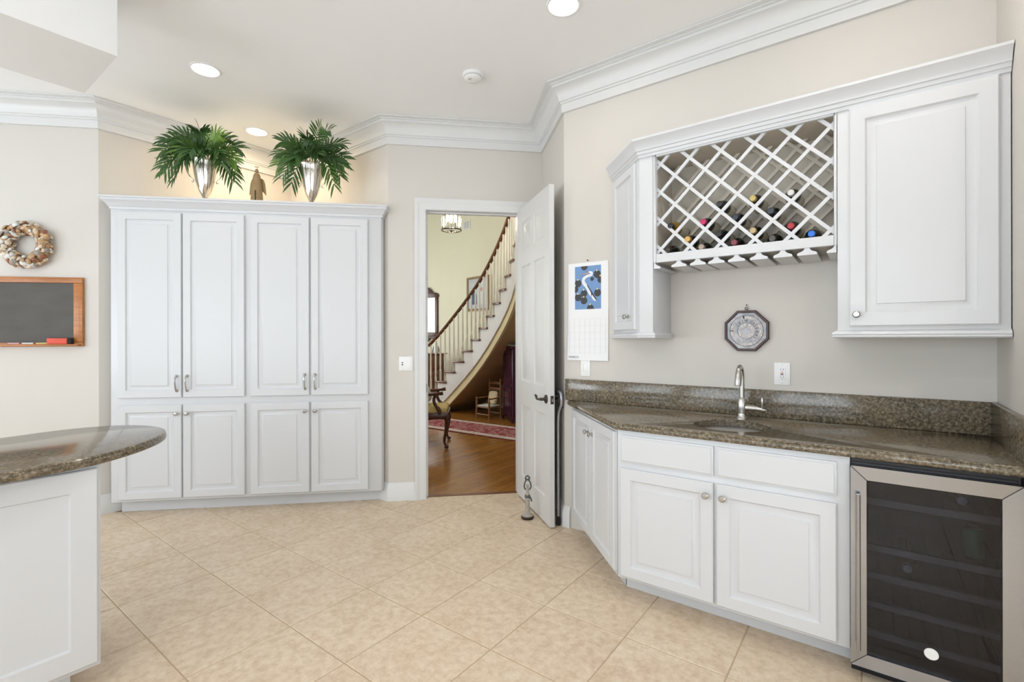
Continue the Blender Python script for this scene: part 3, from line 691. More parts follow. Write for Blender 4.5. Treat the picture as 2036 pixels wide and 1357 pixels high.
# cane hanging on the far lever
dirx = Vector((.106, -.757, 0)).normalized(); nx = Vector((.757, .106, 0)).normalized(); base = Vector((.645, 4.122, 0))
def dpt(x, y, z): return base + dirx * x + nx * y + Vector((0, 0, z))
cn = thing('walking_cane', 'grey metal cane with curved handle hanging behind the open door edge', 'cane', dpt(.72, .085, 0), math.atan2(-.757, .106))
cpts = catmull([(-.015, -.005, .958), (.012, .002, .968), (.036, .006, .955), (.046, .008, .915), (.038, .008, .875), (.012, .004, .835), (.002, .002, .80), (.0, 0, .70), (0, 0, .3), (0, 0, .06)], 5)
MB().tube(cpts, .0105, 12).build('shaft', 'cane', cn)
MB().tube(catmull([(-.075, -.012, .950), (-.045, -.009, .956), (-.015, -.005, .958), (.008, .001, .967)], 4), .0165, 12).build('grip', 'felt', cn)
MB().tube(catmull([(.02, -.004, .950), (.012, -.01, .90), (.018, -.004, .865), (.030, 0, .890)], 4), .004, 8).build('wrist_strap', 'felt', cn)
MB().lathe([(.016, 0), (.017, .01), (.013, .05), (.011, .065)], 12).build('rubber_tip', 'felt', cn)
MB().lathe([(.004, .010), (.004, .02)], 8, (.02, .012, .855), 'y').build('adjuster_button', 'felt', cn)
# door bumper on the baseboard
t = thing('door_bumper', 'small white spring doorstop on the baseboard behind the door', 'doorstop', (.852, 3.56, .075))
MB().lathe([(.010, 0), (.010, .003), (.004, .005), (.0035, .055), (.006, .056), (.006, .066), (.004, .067)], 12, axis='-x').build('rod', 'plate', t)
# figurine doorstop
fg = thing('figurine_doorstop', 'weathered cast figurine doorstop standing against the open door', 'doorstop', (.632, 3.585, 0), R(-8))
MB().lathe([(.046, 0), (.048, .004), (.048, .018), (.044, .021)], 24).build('plinth', 'bronze', fg)
MB().lathe([(.043, .020), (.042, .028), (.030, .034), (.024, .040), (.020, .055), (.018, .09), (.0165, .13), (.020, .150), (.014, .156)], 20).build('column', 'stone', fg)
b = MB().sphere((0, 0, .165), .022, 12, 8, (1, .8, 1.0)).tube(catmull([(.012, 0, .168), (.026, -.004, .150), (.030, 0, .128)], 4), .006, 8)
b.build('drapery', 'verdigris', fg)
MB().lathe([(.017, .160), (.014, .185), (.011, .20), (.015, .215), (.012, .228), (.006, .234)], 12).sphere((0, -.002, .245), .0125).build('figure', 'stone', fg)
MB().tube(catmull([(-.014, 0, .215), (-.024, 0, .235), (-.020, 0, .265), (-.010, 0, .286), (0, 0, .290)], 5), .0055, 8).tube(catmull([(.014, 0, .215), (.026, 0, .235), (.022, 0, .265), (.010, 0, .286), (0, 0, .290)], 5), .0055, 8).tube([(.016 * math.cos(a), 0, .303 + .014 * math.sin(a)) for a in [i * math.pi / 6 for i in range(12)]], .0055, 8, True).sphere((-.010, 0, .292), .009).sphere((.010, 0, .294), .009).sphere((0, 0, .319), .007).build('arch', 'verdigris', fg)

# ---------------------------------------------------------------- wall plates
def plate(name, label, cat, loc, rz, w, h):
    t = thing(name, label, cat, loc, rz); MB().box(-w / 2, w / 2, -.006, 0, -h / 2, h / 2).build('cover_plate', 'plate', t, bevel=.0025); return t
t = plate('light_switch', 'white double switch plate beside the doorway casing', 'light switch', (-.303, WY, 1.145), 0, .112, .118)
MB().box(-.035, -.023, -.0075, -.006, -.013, .013).build('toggle_slot', 'slot', t); MB().prismy([(-.033, -.005), (-.025, -.005), (-.025, .006), (-.033, .006)], -.018, -.006).build('toggle', 'plate', t)
MB().box(.012, .046, -.009, -.006, -.033, .033).build('rocker', 'plate', t, bevel=.002)
for x in (-.029, .029): MB().lathe([(.003, 0), (.0025, .001), (0, .001)], 8, (x, -.006, .048), '-y').lathe([(.003, 0), (.0025, .001), (0, .001)], 8, (x, -.006, -.048), '-y').build('screw', 'inkl', t)
t = plate('light_switch', 'white single rocker switch below the wall calendar', 'light switch', bw(-1.612, 3.015, 1.148), BAR, .072, .116)
MB().box(-.017, .017, -.009, -.006, -.033, .033).build('rocker', 'plate', t, bevel=.002)
MB().box(-.0165, -.013, -.0098, -.0088, -.028, .028).build('slider', 'inkl', t)
t = plate('power_outlet', 'white power outlet with red and black test buttons above the counter', 'outlet', bw(-.402, 3.015, 1.156), BAR, .078, .122)
MB().box(-.017, .017, -.009, -.006, -.034, .034).build('receptacle_face', 'plate', t, bevel=.002)
for z in (.021, -.021):
    sl = MB()
    for x in (-.006, .006): sl.box(x - .001, x + .001, -.0096, -.0088, z - .001, z + .007)
    sl.lathe([(.0022, 0), (.002, .0007)], 8, (0, -.009, z - .008), '-y'); sl.build('socket_slots', 'slot', t)
MB().box(-.007, .007, -.0105, -.009, .0015, .006).build('reset_button', 'red', t); MB().box(-.007, .007, -.0105, -.009, -.006, -.0015).build('test_button', 'slot', t)
for z in (.05, -.05): MB().lathe([(.003, 0), (.0025, .001), (0, .001)], 8, (0, -.006, z), '-y').build('screw', 'inkl', t)

# ---------------------------------------------------------------- text helper
def text(name, body, size, mt, parent, loc, rot=(R(90), 0, 0), align='LEFT', ext=.0004, sp=1):
    c = bpy.data.curves.new(name, 'FONT'); c.body = body; c.size = size; c.extrude = ext; c.align_x = align; c.resolution_u = 3; c.space_character = sp
    o = bpy.data.objects.new(name, c); COL.objects.link(o); bpy.context.view_layer.update()
    me = bpy.data.meshes.new_from_object(o.evaluated_get(bpy.context.evaluated_depsgraph_get())); bpy.data.objects.remove(o)
    me.materials.clear(); me.materials.append(M[mt]); return put(name, me, parent, loc, rot)
# calendar
cal = thing('wall_calendar', 'wall calendar with blue white bird picture above a March page', 'calendar', bw(-1.592, 3.0145, 1.545), BAR)
up = MB().box(-.155, .155, -.004, -.001, 0, .338).build('picture_page', 'paper', cal); lo = MB()
loops = [[(-.155 - .002 * (k / 6), -.006 - .010 * (k / 6) ** 2, -.345 * k / 6), (.155, -.006 - .006 * (k / 6) ** 2, -.345 * k / 6), (.155, -.002, -.345 * k / 6), (-.155, -.002, -.345 * k / 6)] for k in range(7)]
lo = lo.rings(loops).build('month_page', 'paper', cal)
MB().box(-.101, .101, -.0052, -.0042, .012, .313).build('printed_field', 'blue', up)
def disc(m, x, z, r, y, x0=-.101, x1=.101, z0=.012, z1=.313):
    pl = [(x + r * math.cos(2 * math.pi * i / 20), z + r * math.sin(2 * math.pi * i / 20)) for i in range(20)]
    for a in ((1, 0, x1), (-1, 0, -x0), (0, 1, z1), (0, -1, -z0)): pl = clip(pl, *a)
    if len(pl) > 2: m.prismy(pl, y, y + .0006)
for x, z, r in ((-.026, .310, .026), (.072, .250, .027), (.098, .212, .024), (-.075, .195, .026), (-.098, .155, .024), (-.030, .122, .026), (-.075, .096, .026), (-.030, .073, .026), (.075, .122, .026), (.020, .018, .026), (.034, .220, .014)):
    m = MB(); disc(m, x, z, r, -.0060); pad = m.build('lily_pad', 'lily', up)
    if r > .02 and z + .026 < .306:
        m = MB(); disc(m, x - .002, z + .026, .006, -.0064); m.build('lily_bud', 'yellowish', pad)
bird = MB().prismy([(p.x, p.z) for p in catmull([(-.045, 0, .205), (-.036, 0, .235), (.0, 0, .252), (.022, 0, .256), (.006, 0, .268), (.006, 0, .274), (.034, 0, .272), (.040, 0, .255), (.030, 0, .240), (-.008, 0, .230), (-.022, 0, .212), (-.010, 0, .190), (.014, 0, .160), (.040, 0, .110), (.066, 0, .072), (.062, 0, .066), (.046, 0, .070), (.030, 0, .092), (.006, 0, .120), (-.014, 0, .160), (-.034, 0, .180)], 4, True)], -.0072, -.0066)
bird.build('white_bird', 'birdw', up)
MB().prismy([(.006, .266), (-.072, .252), (.006, .258)], -.0074, -.0067).build('bill', 'orange', up)
MB().prismy([(-.006, .178), (.0, .180), (.072, .072), (.066, .070), (.034, .112), (.030, .090), (.026, .126)], -.0080, -.0074).prismy([(-.008, .274), (.006, .272), (.006, .269), (-.006, .271)], -.008, -.0074).build('wing_edge', 'lily', up)
g = MB()
for i in range(6): g.box(-.140, .140, -.0145, -.0138, -.055 - i * .048 - .0004, -.055 - i * .048 + .0004)
for i in range(8): g.box(-.140 + i * .040 - .0004, -.140 + i * .040 + .0004, -.0145, -.0138, -.295, -.055)
g.build('date_grid', 'inkl', lo)
text('month_name', 'MARCH', .021, 'ink', lo, (-.146, -.0168, -.330), sp=1.15)
text('grid_note', '1', .009, 'ink', lo, (-.146, -.0150, -.148))
MB().lathe([(.003, 0), (.003, .008), (.005, .009), (.004, .011)], 10, (0, 0, .352), '-y').build('nail', 'bronze', cal)
# octagonal plaque
pq = thing('wall_plaque', 'octagonal mother of pearl plaque in dark red wooden frame on bar wall', 'plaque', bw(-.579, 3.0145, 1.394), BAR)
def octa(r): return [(r / math.cos(R(22.5)) * math.cos(R(22.5 + 45 * i)), r / math.cos(R(22.5)) * math.sin(R(22.5 + 45 * i))) for i in range(8)]
loops = [[(x, -d, z) for x, z in octa(r)] for r, d in ((.115, 0), (.115, .022), (.112, .025), (.104, .025), (.101, .018), (.101, .004))]
MB().rings(loops, cap1=False).build('frame', 'plaquewood', pq)
MB().prismy(octa(.101), -.016, -.003).build('pearl_field', 'pearl', pq)
def arc(m, r0, r1, a0, a1, y0, y1, n=14):
    p = [(r1 * math.cos(R(a0 + (a1 - a0) * i / n)), r1 * math.sin(R(a0 + (a1 - a0) * i / n))) for i in range(n + 1)] + [(r0 * math.cos(R(a1 - (a1 - a0) * i / n)), r0 * math.sin(R(a1 - (a1 - a0) * i / n))) for i in range(n + 1)]
    for i in range(n):
        m.prismy([p[i], p[i + 1], p[2 * n - i], p[2 * n + 1 - i]], y0, y1)
for c in (85, 0, 270, 180): arc(q := MB(), .070, .085, c - 24, c + 24, -.0175, -.016); q.build('mosaic_arc', 'mosaic', pq)
arc(q := MB(), .0865, .0885, 0, 360, -.0172, -.016, 40); arc(q, .046, .0475, 0, 360, -.0172, -.016, 32); q.build('ring_lines', 'slot', pq)
for c in (35, 125, 215, 305):       # four pale almond shapes and the dark concave star between
    pl = []
    for i in range(9): t = -1 + i / 4; pl.append((.032 + .012 * (1 - t * t), .028 * t))
    for i in range(9): t = 1 - i / 4; pl.append((.032 - .010 * (1 - t * t), .028 * t))
    MB().prismy([(x * math.cos(R(c)) - y * math.sin(R(c)), x * math.sin(R(c)) + y * math.cos(R(c))) for x, y in pl], -.0172, -.016).build('almond_inlay', 'mosaic', pq)
for ch, a in zip('VETH', (146, 128, 110, 92)): text('letter', ch, .020, 'slot', pq, (.0505 * math.cos(R(a)), -.0172, .0505 * math.sin(R(a))), (R(90), -R(a - 90), 0), 'CENTER')
for ch, a in zip('GIVEHAL', (62, 46, 32, 14, -6, -26, -44)): text('letter', ch, .020, 'slot', pq, (.0505 * math.cos(R(a)), -.0172, .0505 * math.sin(R(a))), (R(90), -R(a - 90), 0), 'CENTER')
MB().tube([(.0075 * math.cos(i * math.pi / 6), -.012, .126 + .0075 * math.sin(i * math.pi / 6)) for i in range(12)], .002, 6, True).build('hanging_ring', 'bronze', pq)
MB().lathe([(.0025, 0), (.0025, .010), (.004, .011), (.003, .013)], 10, (0, 0, .147), '-y').build('nail', 'bronze', pq)

# ---------------------------------------------------------------- chalkboard and wreath
cb = thing('chalkboard', 'wood framed slate chalkboard hanging on the left wall', 'chalkboard', (-2.716, WY - .0, 1.30))
CW, CH = .88, .525
MB().box(-CW + .02, -.02, -.014, -.002, .02, CH - .02).build('slate', 'slate', cb)
for nm, q in (('frame_rail', (-CW, 0, .0, .030)), ('frame_rail', (-CW, 0, CH - .042, CH))): MB().box(q[0], q[1], -.026, -.001, q[2], q[3]).build(nm, 'oak', cb, bevel=.004)
for q in ((-.062, 0), (-CW, -CW + .062)): MB().box(q[0], q[1], -.0255, -.001, .030, CH - .042).build('frame_stile', 'oak', cb, bevel=.003)
MB().box(-CW + .01, -.01, -.060, -.026, .004, .018).build('chalk_ledge', 'oak', cb, bevel=.003)
er = thing('board_eraser', 'red wooden chalkboard eraser with black felt on the chalkboard ledge', 'eraser', (-2.862, WY - .043, 1.3182))
MB().box(-.075, .062, -.015, .015, 0, .045).build('block', 'red', er, bevel=.004); MB().box(.0625, .090, -.016, .016, 0, .046).build('felt_pad', 'felt', er, bevel=.006)
for i, (x, col, nm) in enumerate(((-3.20, (.75, .45, .5), 'pink'), (-3.11, (.85, .85, .82), 'white'), (-3.02, (.75, .66, .25), 'yellow'))):
    tag(at(MB().lathe([(.004, 0), (.0052, .001), (.0055, .074), (.004, .075)], 12, axis='x').build('chalk_stick', mat('chalk_' + nm, col, .9)), (x, WY - .045 + .004 * i, 1.3240)), nm + ' chalk stick on the chalkboard ledge', 'chalk', 'chalk sticks on the chalkboard ledge')
wr = thing('shell_wreath', 'round seashell wreath hanging above the chalkboard', 'wreath', (-3.083, WY - .002, 2.062))
RB = .128
MB().tube([(RB * math.cos(i * math.pi / 16), -.032, RB * math.sin(i * math.pi / 16)) for i in range(32)], .034, 10, True).build('wreath_base', SHELLS[2], wr)
sc_ = MB(); loops = []
for k in range(5):
    t = k / 4; rr = math.sin(t * math.pi / 2); loops.append([(rr * math.cos(a) * (1 + .09 * (i % 2)), rr * math.sin(a) * (1 + .09 * (i % 2)) * .85, .62 * math.cos(t * math.pi / 2) + .10 * (i % 2) * rr) for i, a in enumerate([2 * math.pi * j / 16 for j in range(16)])])
SH1 = sc_.rings(loops); SH2 = MB().lathe([(.02, -1.1), (.22, -.7), (.2, -.62), (.42, -.2), (.38, -.12), (.55, .3), (.45, .55), (.1, .75)], 9, axis='x'); SH3 = MB().sphere((0, 0, 0), 1, 10, 6, (1, .62, .5))
shells = [[b.mesh('shell', mt) if j else b.mesh('shell', mt) for mt in SHELLS] for j, b in enumerate((SH1, SH2, SH3))]
rs = random.Random(3)
for i in range(295):
    a = rs.uniform(0, 2 * math.pi); b = rs.uniform(-.25, math.pi + .25); rr = .036 + rs.uniform(.002, .012)
    ca, sa = math.cos(a), math.sin(a); d = RB + rr * math.cos(b)
    n = Vector((ca * math.cos(b), -math.sin(b), sa * math.cos(b)))
    q = n.to_track_quat('Z', 'Y').to_euler(); sz = rs.choice((.010, .013, .016, .019, .022, .026)) if b > .4 and b < 2.7 else rs.choice((.011, .014, .018))
    o = put('shell', shells[rs.choice((0, 0, 1, 2, 2))][rs.choice((0, 0, 0, 1, 1, 2, 2, 3, 4, 4, 5))], wr, (d * ca, -.032 - rr * math.sin(b), d * sa)); o.rotation_euler = (n.to_track_quat('Z', 'Y') @ Matrix.Rotation(rs.uniform(0, 6.28), 3, 'Z').to_quaternion() @ Matrix.Rotation(rs.uniform(-.4, .4), 3, 'X').to_quaternion()).to_euler(); o.scale = (sz, sz, sz)

# ---------------------------------------------------------------- ceiling fixtures
def downlight(x, y, label, warm=False, power=1.5, r=.082):
    t = thing('recessed_light', label, 'ceiling light', (x, y, CEIL), 0, 'recessed ceiling lights')
    MB().lathe([(r + .012, 0), (r + .010, -.005), (r, -.007), (r - .004, -.003), (r - .004, .0)], 32).build('trim_ring', 'plate', t)
    MB().lathe([(r - .004, -.0025), (r - .02, -.0045), (0, -.005)], 32).build('diffuser', 'canwarm' if warm else 'can', t)
    l = area('downlight', (x, y, CEIL - .02), (0, 0, -1), 2 * r, 2 * r, power, (1, .78, .50) if warm else (1, .95, .89), 'DISK'); return t
downlight(.656, 2.566, 'recessed ceiling light at the top centre of the photo')
downlight(-1.575, 3.515, 'recessed ceiling light above the left half of the pantry front')
downlight(-1.602, 4.500, 'recessed light deep in the corner recess behind the palms', True, 6.5)
downlight(1.556, 1.556, 'recessed ceiling light above the wine cooler, out of view', power=3)
for x, y in ((-3.4, 1.2), (-1.2, .6), (.9, -.6), (-2.2, -1.2)): downlight(x, y, 'recessed ceiling light on the ceiling outside the picture', power=7)
t = thing('smoke_detector', 'round white smoke detector on the ceiling', 'smoke detector', (.211, 3.331, CEIL))
MB().lathe([(.070, 0), (.070, -.008), (.062, -.014), (.062, -.026), (.050, -.036), (.020, -.040), (0, -.040)], 32).build('housing', 'plate', t)
MB().lathe([(.0632, -.016), (.0632, -.024)], 32).build('vent_slots', 'vent', t); MB().lathe([(.012, -.037), (.011, -.0425), (0, -.043)], 16, (-.022, -.022, 0)).build('test_button', 'vent', t)

# ---------------------------------------------------------------- urns, palms, angel on the pantry
TOP = 2.4445
URN = [(0, 0), (.030, 0), (.033, .004), (.026, .012), (.016, .024), (.015, .032), (.022, .046), (.040, .090), (.056, .150), (.068, .215), (.076, .275), (.081, .318), (.088, .330), (.086, .334), (.078, .326), (.070, .30), (.0, .28)]
def urn(x, y, label, rz):
    t = thing('silver_urn', label, 'urn', (x, y, TOP), rz, 'silver urns on the pantry')
    MB().lathe([(r * 1.13, z) for r, z in URN], 32).build('vase', 'silver', t)
    for s in (-1, 1):
        MB().tube(catmull([(s * .092, 0, .322), (s * .122, 0, .318), (s * .136, 0, .285), (s * .126, 0, .235), (s * .102, 0, .190), (s * .080, 0, .165), (s * .086, 0, .150), (s * .096, 0, .158)], 5), .0045, 8).build('handle', 'silver', t)
    return t
urn(-1.864, 4.15, 'silver trophy urn on the left of the pantry top', R(8)); urn(-1.059, 4.15, 'silver trophy urn on the right of the pantry top', R(5))
def frond(root, tip, seed, nl=11):
    rs = random.Random(seed); tip = Vector(tip); ln_ = tip.length
    arch = .10 + .10 * max(0, -tip.z + .1) / .25 * rs.uniform(.8, 1.1)
    p0 = Vector((0, 0, -.045)) + Vector((tip.x, tip.y, 0)).normalized() * .02; mid = Vector((tip.x * .42, tip.y * .42, max(tip.z, 0) * .55 + arch))
    def cur(t): return p0 * (1 - t) ** 2 + mid * 2 * t * (1 - t) + tip * t * t
    m = MB(); pts = [cur(i / 14) for i in range(15)]
    m.tube(pts, [.0032 * (1 - .75 * i / 14) for i in range(15)], 5)
    ref = Vector((rs.uniform(-.45, .45), -1, rs.uniform(-.2, .6))).normalized()
    for i in range(nl):
        t = .30 + .70 * i / (nl - 1); p = cur(min(t, .995)); tg = (cur(min(t + .02, 1)) - cur(t - .02)).normalized()
        sd = tg.cross(ref).normalized(); up = sd.cross(tg).normalized()
        L = (.060 + .062 * math.sin(math.pi * min(1, (t - .2) * .95))) * rs.uniform(.88, 1.12)
        for s in (-1, 1):
            sw = .62 + .65 * (t - .3); d = (sd * s * math.cos(sw) + tg * math.sin(sw) + up * rs.uniform(-.12, .25)).normalized()
            wv = d.cross(up).normalized() * (.0080 + .0018 * rs.random()); droop = Vector((0, 0, -1)) * L
            a, b, c, e = p, p + d * L * .35 + droop * .02, p + d * L * .72 + droop * .08, p + d * L + droop * .20
            fold = up * .0025
            m.add([a - wv * .35, a + wv * .35, b - wv + fold, b, b + wv + fold, c - wv * .8 + fold, c, c + wv * .8 + fold, e], [(0, 1, 3), (0, 3, 2), (1, 4, 3), (2, 3, 6, 5), (3, 4, 7, 6), (5, 6, 8), (6, 7, 8)])
    return m.build('frond', 'leaf', root)
def palm(x, y, label, tips, seed):
    t = thing('palm_plant', label, 'plant', (x, y, TOP + .33))
    for i, q in enumerate(tips): frond(t, q, seed + i)
    MB().sphere((0, 0, -.016), .064, 12, 6, (1, 1, .3)).build('moss', 'stem', t)
palm(-1.864, 4.15, 'low spreading palm foliage in the left silver urn', [(-0.265, -0.044, 0.134), (-0.251, -0.106, 0.028), (-0.311, 0.0, -0.052), (-0.242, -0.088, -0.131), (-0.206, -0.044, -0.166), (-0.136, -0.088, 0.157), (0.008, -0.106, 0.192), (-0.01, -0.22, -0.017), (0.143, -0.088, 0.173), (0.148, 0.018, 0.19), (0.238, 0.0, 0.117), (0.259, -0.088, -0.014), (0.218, 0.0, -0.079), (0.222, -0.044, -0.154), (0.179, -0.150, -0.075), (0.070, -0.200, -0.040), (-0.053, -0.190, -0.060), (0.118, -0.246, 0.013), (0.18, -0.176, 0.01), (-0.098, -0.176, -0.005), (0.019, 0.088, 0.194), (-0.123, 0.106, 0.211), (-.20, .06, .16), (-.16, -.14, .09)], 11)
palm(-1.059, 4.15, 'taller palm foliage in the right silver urn', [(-0.201, -0.044, 0.168), (-0.214, -0.088, 0.061), (-0.257, 0.044, 0.019), (-0.202, -0.044, -0.099), (-0.13, -0.07, -0.168), (-0.128, -0.176, -0.03), (0.136, -0.264, 0.214), (0.196, -0.246, 0.192), (0.243, -0.044, 0.175), (0.255, 0.0, 0.076), (0.264, -0.088, -0.02), (0.22, 0.0, -0.064), (0.188, -0.053, -0.163), (-0.005, -0.22, 0.041), (0.099, -0.20, 0.027), (-0.07, -0.176, -0.004), (-0.0, 0.044, 0.179), (-0.142, 0.088, 0.188), (0.12, 0.106, 0.191), (0.004, -0.132, 0.178), (-.12, -.1, .11), (.13, -.12, .10)], 51)
an = thing('angel_figurine', 'carved brown wooden angel figurine between the two urns', 'figurine', (-1.478, 4.15, TOP))
MB().lathe([(.048, 0), (.046, .06), (.040, .14), (.032, .20), (.024, .235), (.016, .24)], 14, sy=.7).build('robe', 'angel', an)
MB().lathe([(.017, .232), (.018, .244), (.012, .246)], 12).sphere((0, 0, .262), .0155, 12, 8, (.85, .9, 1.35)).build('head', 'angel', an)
for s in (-1, 1):
    w_ = [(s * x, z) for x, z in ((.012, .20), (.030, .212), (.046, .200), (.056, .165), (.062, .110), (.064, .072), (.050, .090), (.030, .115))]
    o = MB().prismy(w_, .018, .028).build('wing', 'angel', an, bevel=.003)
MB().tube([(.013 * math.cos(i * math.pi / 6), .013 * math.sin(i * math.pi / 6), .297) for i in range(12)], .0018, 6, True).tube([(0, .013, .297), (0, .018, .26)], .001, 5).build('halo', 'angel', an)
MB().box(-.004, .004, -.036, -.026, .0, .10).build('carved_groove', 'bronze', an)

# ================================================================ the hall beyond the doorway
hf = MB().box(-4.5, 6.5, -4.5, 6.5, -.06, -.001)
HB = [(-2.9, 4.26), (4.2, 4.26), (4.2, 13.2), (-2.9, 13.2)]
fo = MB().prism([(s2 * (x + y), s2 * (y - x)) for x, y in [(-2.9, 4.19), (4.2, 4.19), (4.2, 13.2), (-2.9, 13.2)]], -.06, -.001).build('floor_hall', 'boards', smooth=False)
at(fo, (0, 0, 0), R(45)); struct(fo, 'polished brown wooden board floor of the hall', 'floor')
HC = 5.0
for nm, bx in (('wall_hall_left', (-3.02, -2.9, 4.26, 13.2, 0, HC)), ('wall_hall_right', (4.2, 4.32, 4.26, 13.2, 0, HC)), ('wall_hall_far', (-2.9, 4.2, 13.2, 13.32, 0, HC)), ('wall_hall_front', (-2.9, 4.2, 4.14, 4.26, CEIL + .11, HC))):
    struct(MB().box(*bx).build(nm, 'hallwall', smooth=False), 'pale yellow hall wall', 'wall')
struct(MB().box(-2.9, 4.2, 4.26, 13.2, HC, HC + .1).build('ceiling_hall', 'ceil', smooth=False), 'white ceiling of the tall hall', 'ceiling')
# stair line: near (inner) ends of the treads, in hall coordinates
NP = [(-1.80, 9.30), (-1.59, 9.13), (-1.378, 8.95), (-1.19, 8.79), (-1.012, 8.63), (-.838, 8.48), (-.676, 8.33), (-.527, 8.14), (-.395, 7.94), (-.276, 7.74), (-.172, 7.55), (-.082, 7.36), (-.008, 7.16), (.045, 6.95), (.080, 6.72), (.10, 6.48), (.11, 6.24)]
KZ = [.193 * (k) for k in range(len(NP))]       # NP[2] is tread height .386
P3 = [hw(a, b) for a, b in NP]
NRM = []
for i in range(len(P3)):
    d = (P3[min(i + 1, len(P3) - 1)] - P3[max(i - 1, 0)]).normalized(); NRM.append(Vector((-d.y, d.x, 0)) if Vector((-d.y, d.x, 0)).dot(hw(.7, .7)) > 0 else Vector((d.y, -d.x, 0)))
SWD = 1.08
st = thing('staircase', 'curved staircase with white stringer, dark wood treads and cream balusters', 'staircase', (0, 0, 0))
Z3 = Vector((0, 0, 1))
for i in range(1, len(P3)):
    a, b, z = P3[i - 1], P3[i], KZ[i]; d = (b - a).normalized(); na, nb = NRM[i - 1], NRM[i]
    q = [a - d * .03 - na * .035, b + d * .004 - nb * .035, b + d * .004 + nb * SWD, a - d * .03 + na * SWD]
    MB().prism([(p.x, p.y) for p in q], z - .034, z).build('tread', 'stairwood', st, bevel=.010, seg=2)
    if i < len(P3) - 1:
        q = [b - nb * .004, b - d * -.012 - nb * .004, b + d * .012 + nb * SWD, b + nb * SWD]
    q = [a, a + d * .015, a + d * .015 + na * SWD, a + na * SWD]
    MB().prism([(p.x, p.y) for p in q], z - .193, z - .034).build('riser', 'trim', st, smooth=False)
# stringer: white face under the treads, stepped on top
def low(i): return max(0.0, KZ[i] + .193 - .50 - (.02 * max(0, i - 9)))
up_, lo_ = MB(), MB()
for i in range(1, len(P3)):
    a, b = P3[i - 1], P3[i]; na, nb = NRM[i - 1], NRM[i]; zt = KZ[i] - .034; l0, l1 = low(i - 1), low(i)
    if zt <= max(l0, l1): continue
    pa, pb = a - na * .004, b - nb * .004; qa, qb = a + na * .03, b + nb * .03
    up_.add([(*pa[:2], l0), (*pb[:2], l1), (*pb[:2], zt), (*pa[:2], zt), (*qa[:2], l0), (*qb[:2], l1), (*qb[:2], zt), (*qa[:2], zt)], [(0, 1, 2, 3), (7, 6, 5, 4), (0, 4, 5, 1), (3, 2, 6, 7), (0, 3, 7, 4), (1, 5, 6, 2)])
    if l1 > .02:
        e0, e1 = max(0, l0 - .15), max(0, l1 - .15); pa, pb, qa, qb = a + na * .02, b + nb * .02, a + na * .06, b + nb * .06
        lo_.add([(*pa[:2], e0), (*pb[:2], e1), (*pb[:2], l1 + .02), (*pa[:2], l0 + .02), (*qa[:2], e0), (*qb[:2], e1), (*qb[:2], l1 + .02), (*qa[:2], l0 + .02)], [(0, 1, 2, 3), (7, 6, 5, 4), (0, 4, 5, 1), (3, 2, 6, 7), (0, 3, 7, 4), (1, 5, 6, 2)])
up_.build('stringer', 'trim', st, smooth=False); lo_.build('plaster_band', 'hallband', st, smooth=False)
sf = MB()
for i in range(3, len(P3)):
    a, b = P3[i - 1], P3[i]; na, nb = NRM[i - 1], NRM[i]; e0, e1 = max(.0, low(i - 1) - .12), max(.0, low(i) - .12)
    sf.add([(*(a + na * .06)[:2], e0), (*(b + nb * .06)[:2], e1), (*(b + nb * SWD)[:2], e1), (*(a + na * SWD)[:2], e0), (*(a + na * .06)[:2], e0 + .03), (*(b + nb * .06)[:2], e1 + .03), (*(b + nb * SWD)[:2], e1 + .03), (*(a + na * SWD)[:2], e0 + .03)], [(3, 2, 1, 0), (4, 5, 6, 7), (0, 1, 5, 4), (2, 3, 7, 6), (1, 2, 6, 5), (3, 0, 4, 7)])
sf.build('soffit', 'undertan', st, smooth=False)
RH = 1.035
def rail_z(i, t): return (KZ[i - 1] + (KZ[i] - KZ[i - 1]) * t) + RH
for i in range(2, len(P3)):
    a, b, z = P3[i - 1], P3[i], KZ[i]
    for t in (.22, .72):
        p = a.lerp(b, t) + NRM[i].lerp(NRM[i - 1], 1 - t) * .022; zt = rail_z(i, t) - .02; h_ = zt - z; bh = .17 + .12 * t
        MB().box(p.x - .02, p.x + .02, p.y - .02, p.y + .02, z, z + bh).lathe([(.016, z + bh), (.012, z + bh + .015), (.018, z + bh + .028), (.012, z + bh + .045), (.0175, z + bh + .10), (.015, z + h_ * .7), (.0115, zt + .01)], 8, (p.x, p.y, 0)).build('baluster', 'baluster', st)
hp = [P3[i] + NRM[i] * .022 + Z3 * (KZ[i] + RH) for i in range(1, len(P3))]
MB().tube(catmull(hp, 3), .034, 10, flat=.85).build('handrail', 'stairwood', st)
# far side short rail with newel
fp = [P3[i] + NRM[i] * (SWD - .05) + Z3 * (KZ[i] + .80) for i in range(3, 8)]
MB().tube(catmull(fp, 3), .030, 8).build('handrail', 'stairwood', st)
n0 = P3[3] + NRM[3] * (SWD - .05); MB().lathe([(.05, KZ[3]), (.05, KZ[3] + .25), (.035, KZ[3] + .30), (.045, KZ[3] + .6), (.035, KZ[3] + .78), (.055, KZ[3] + .84), (.0, KZ[3] + .88)], 12, (n0.x, n0.y, 0)).build('newel_post', 'stairwood', st)
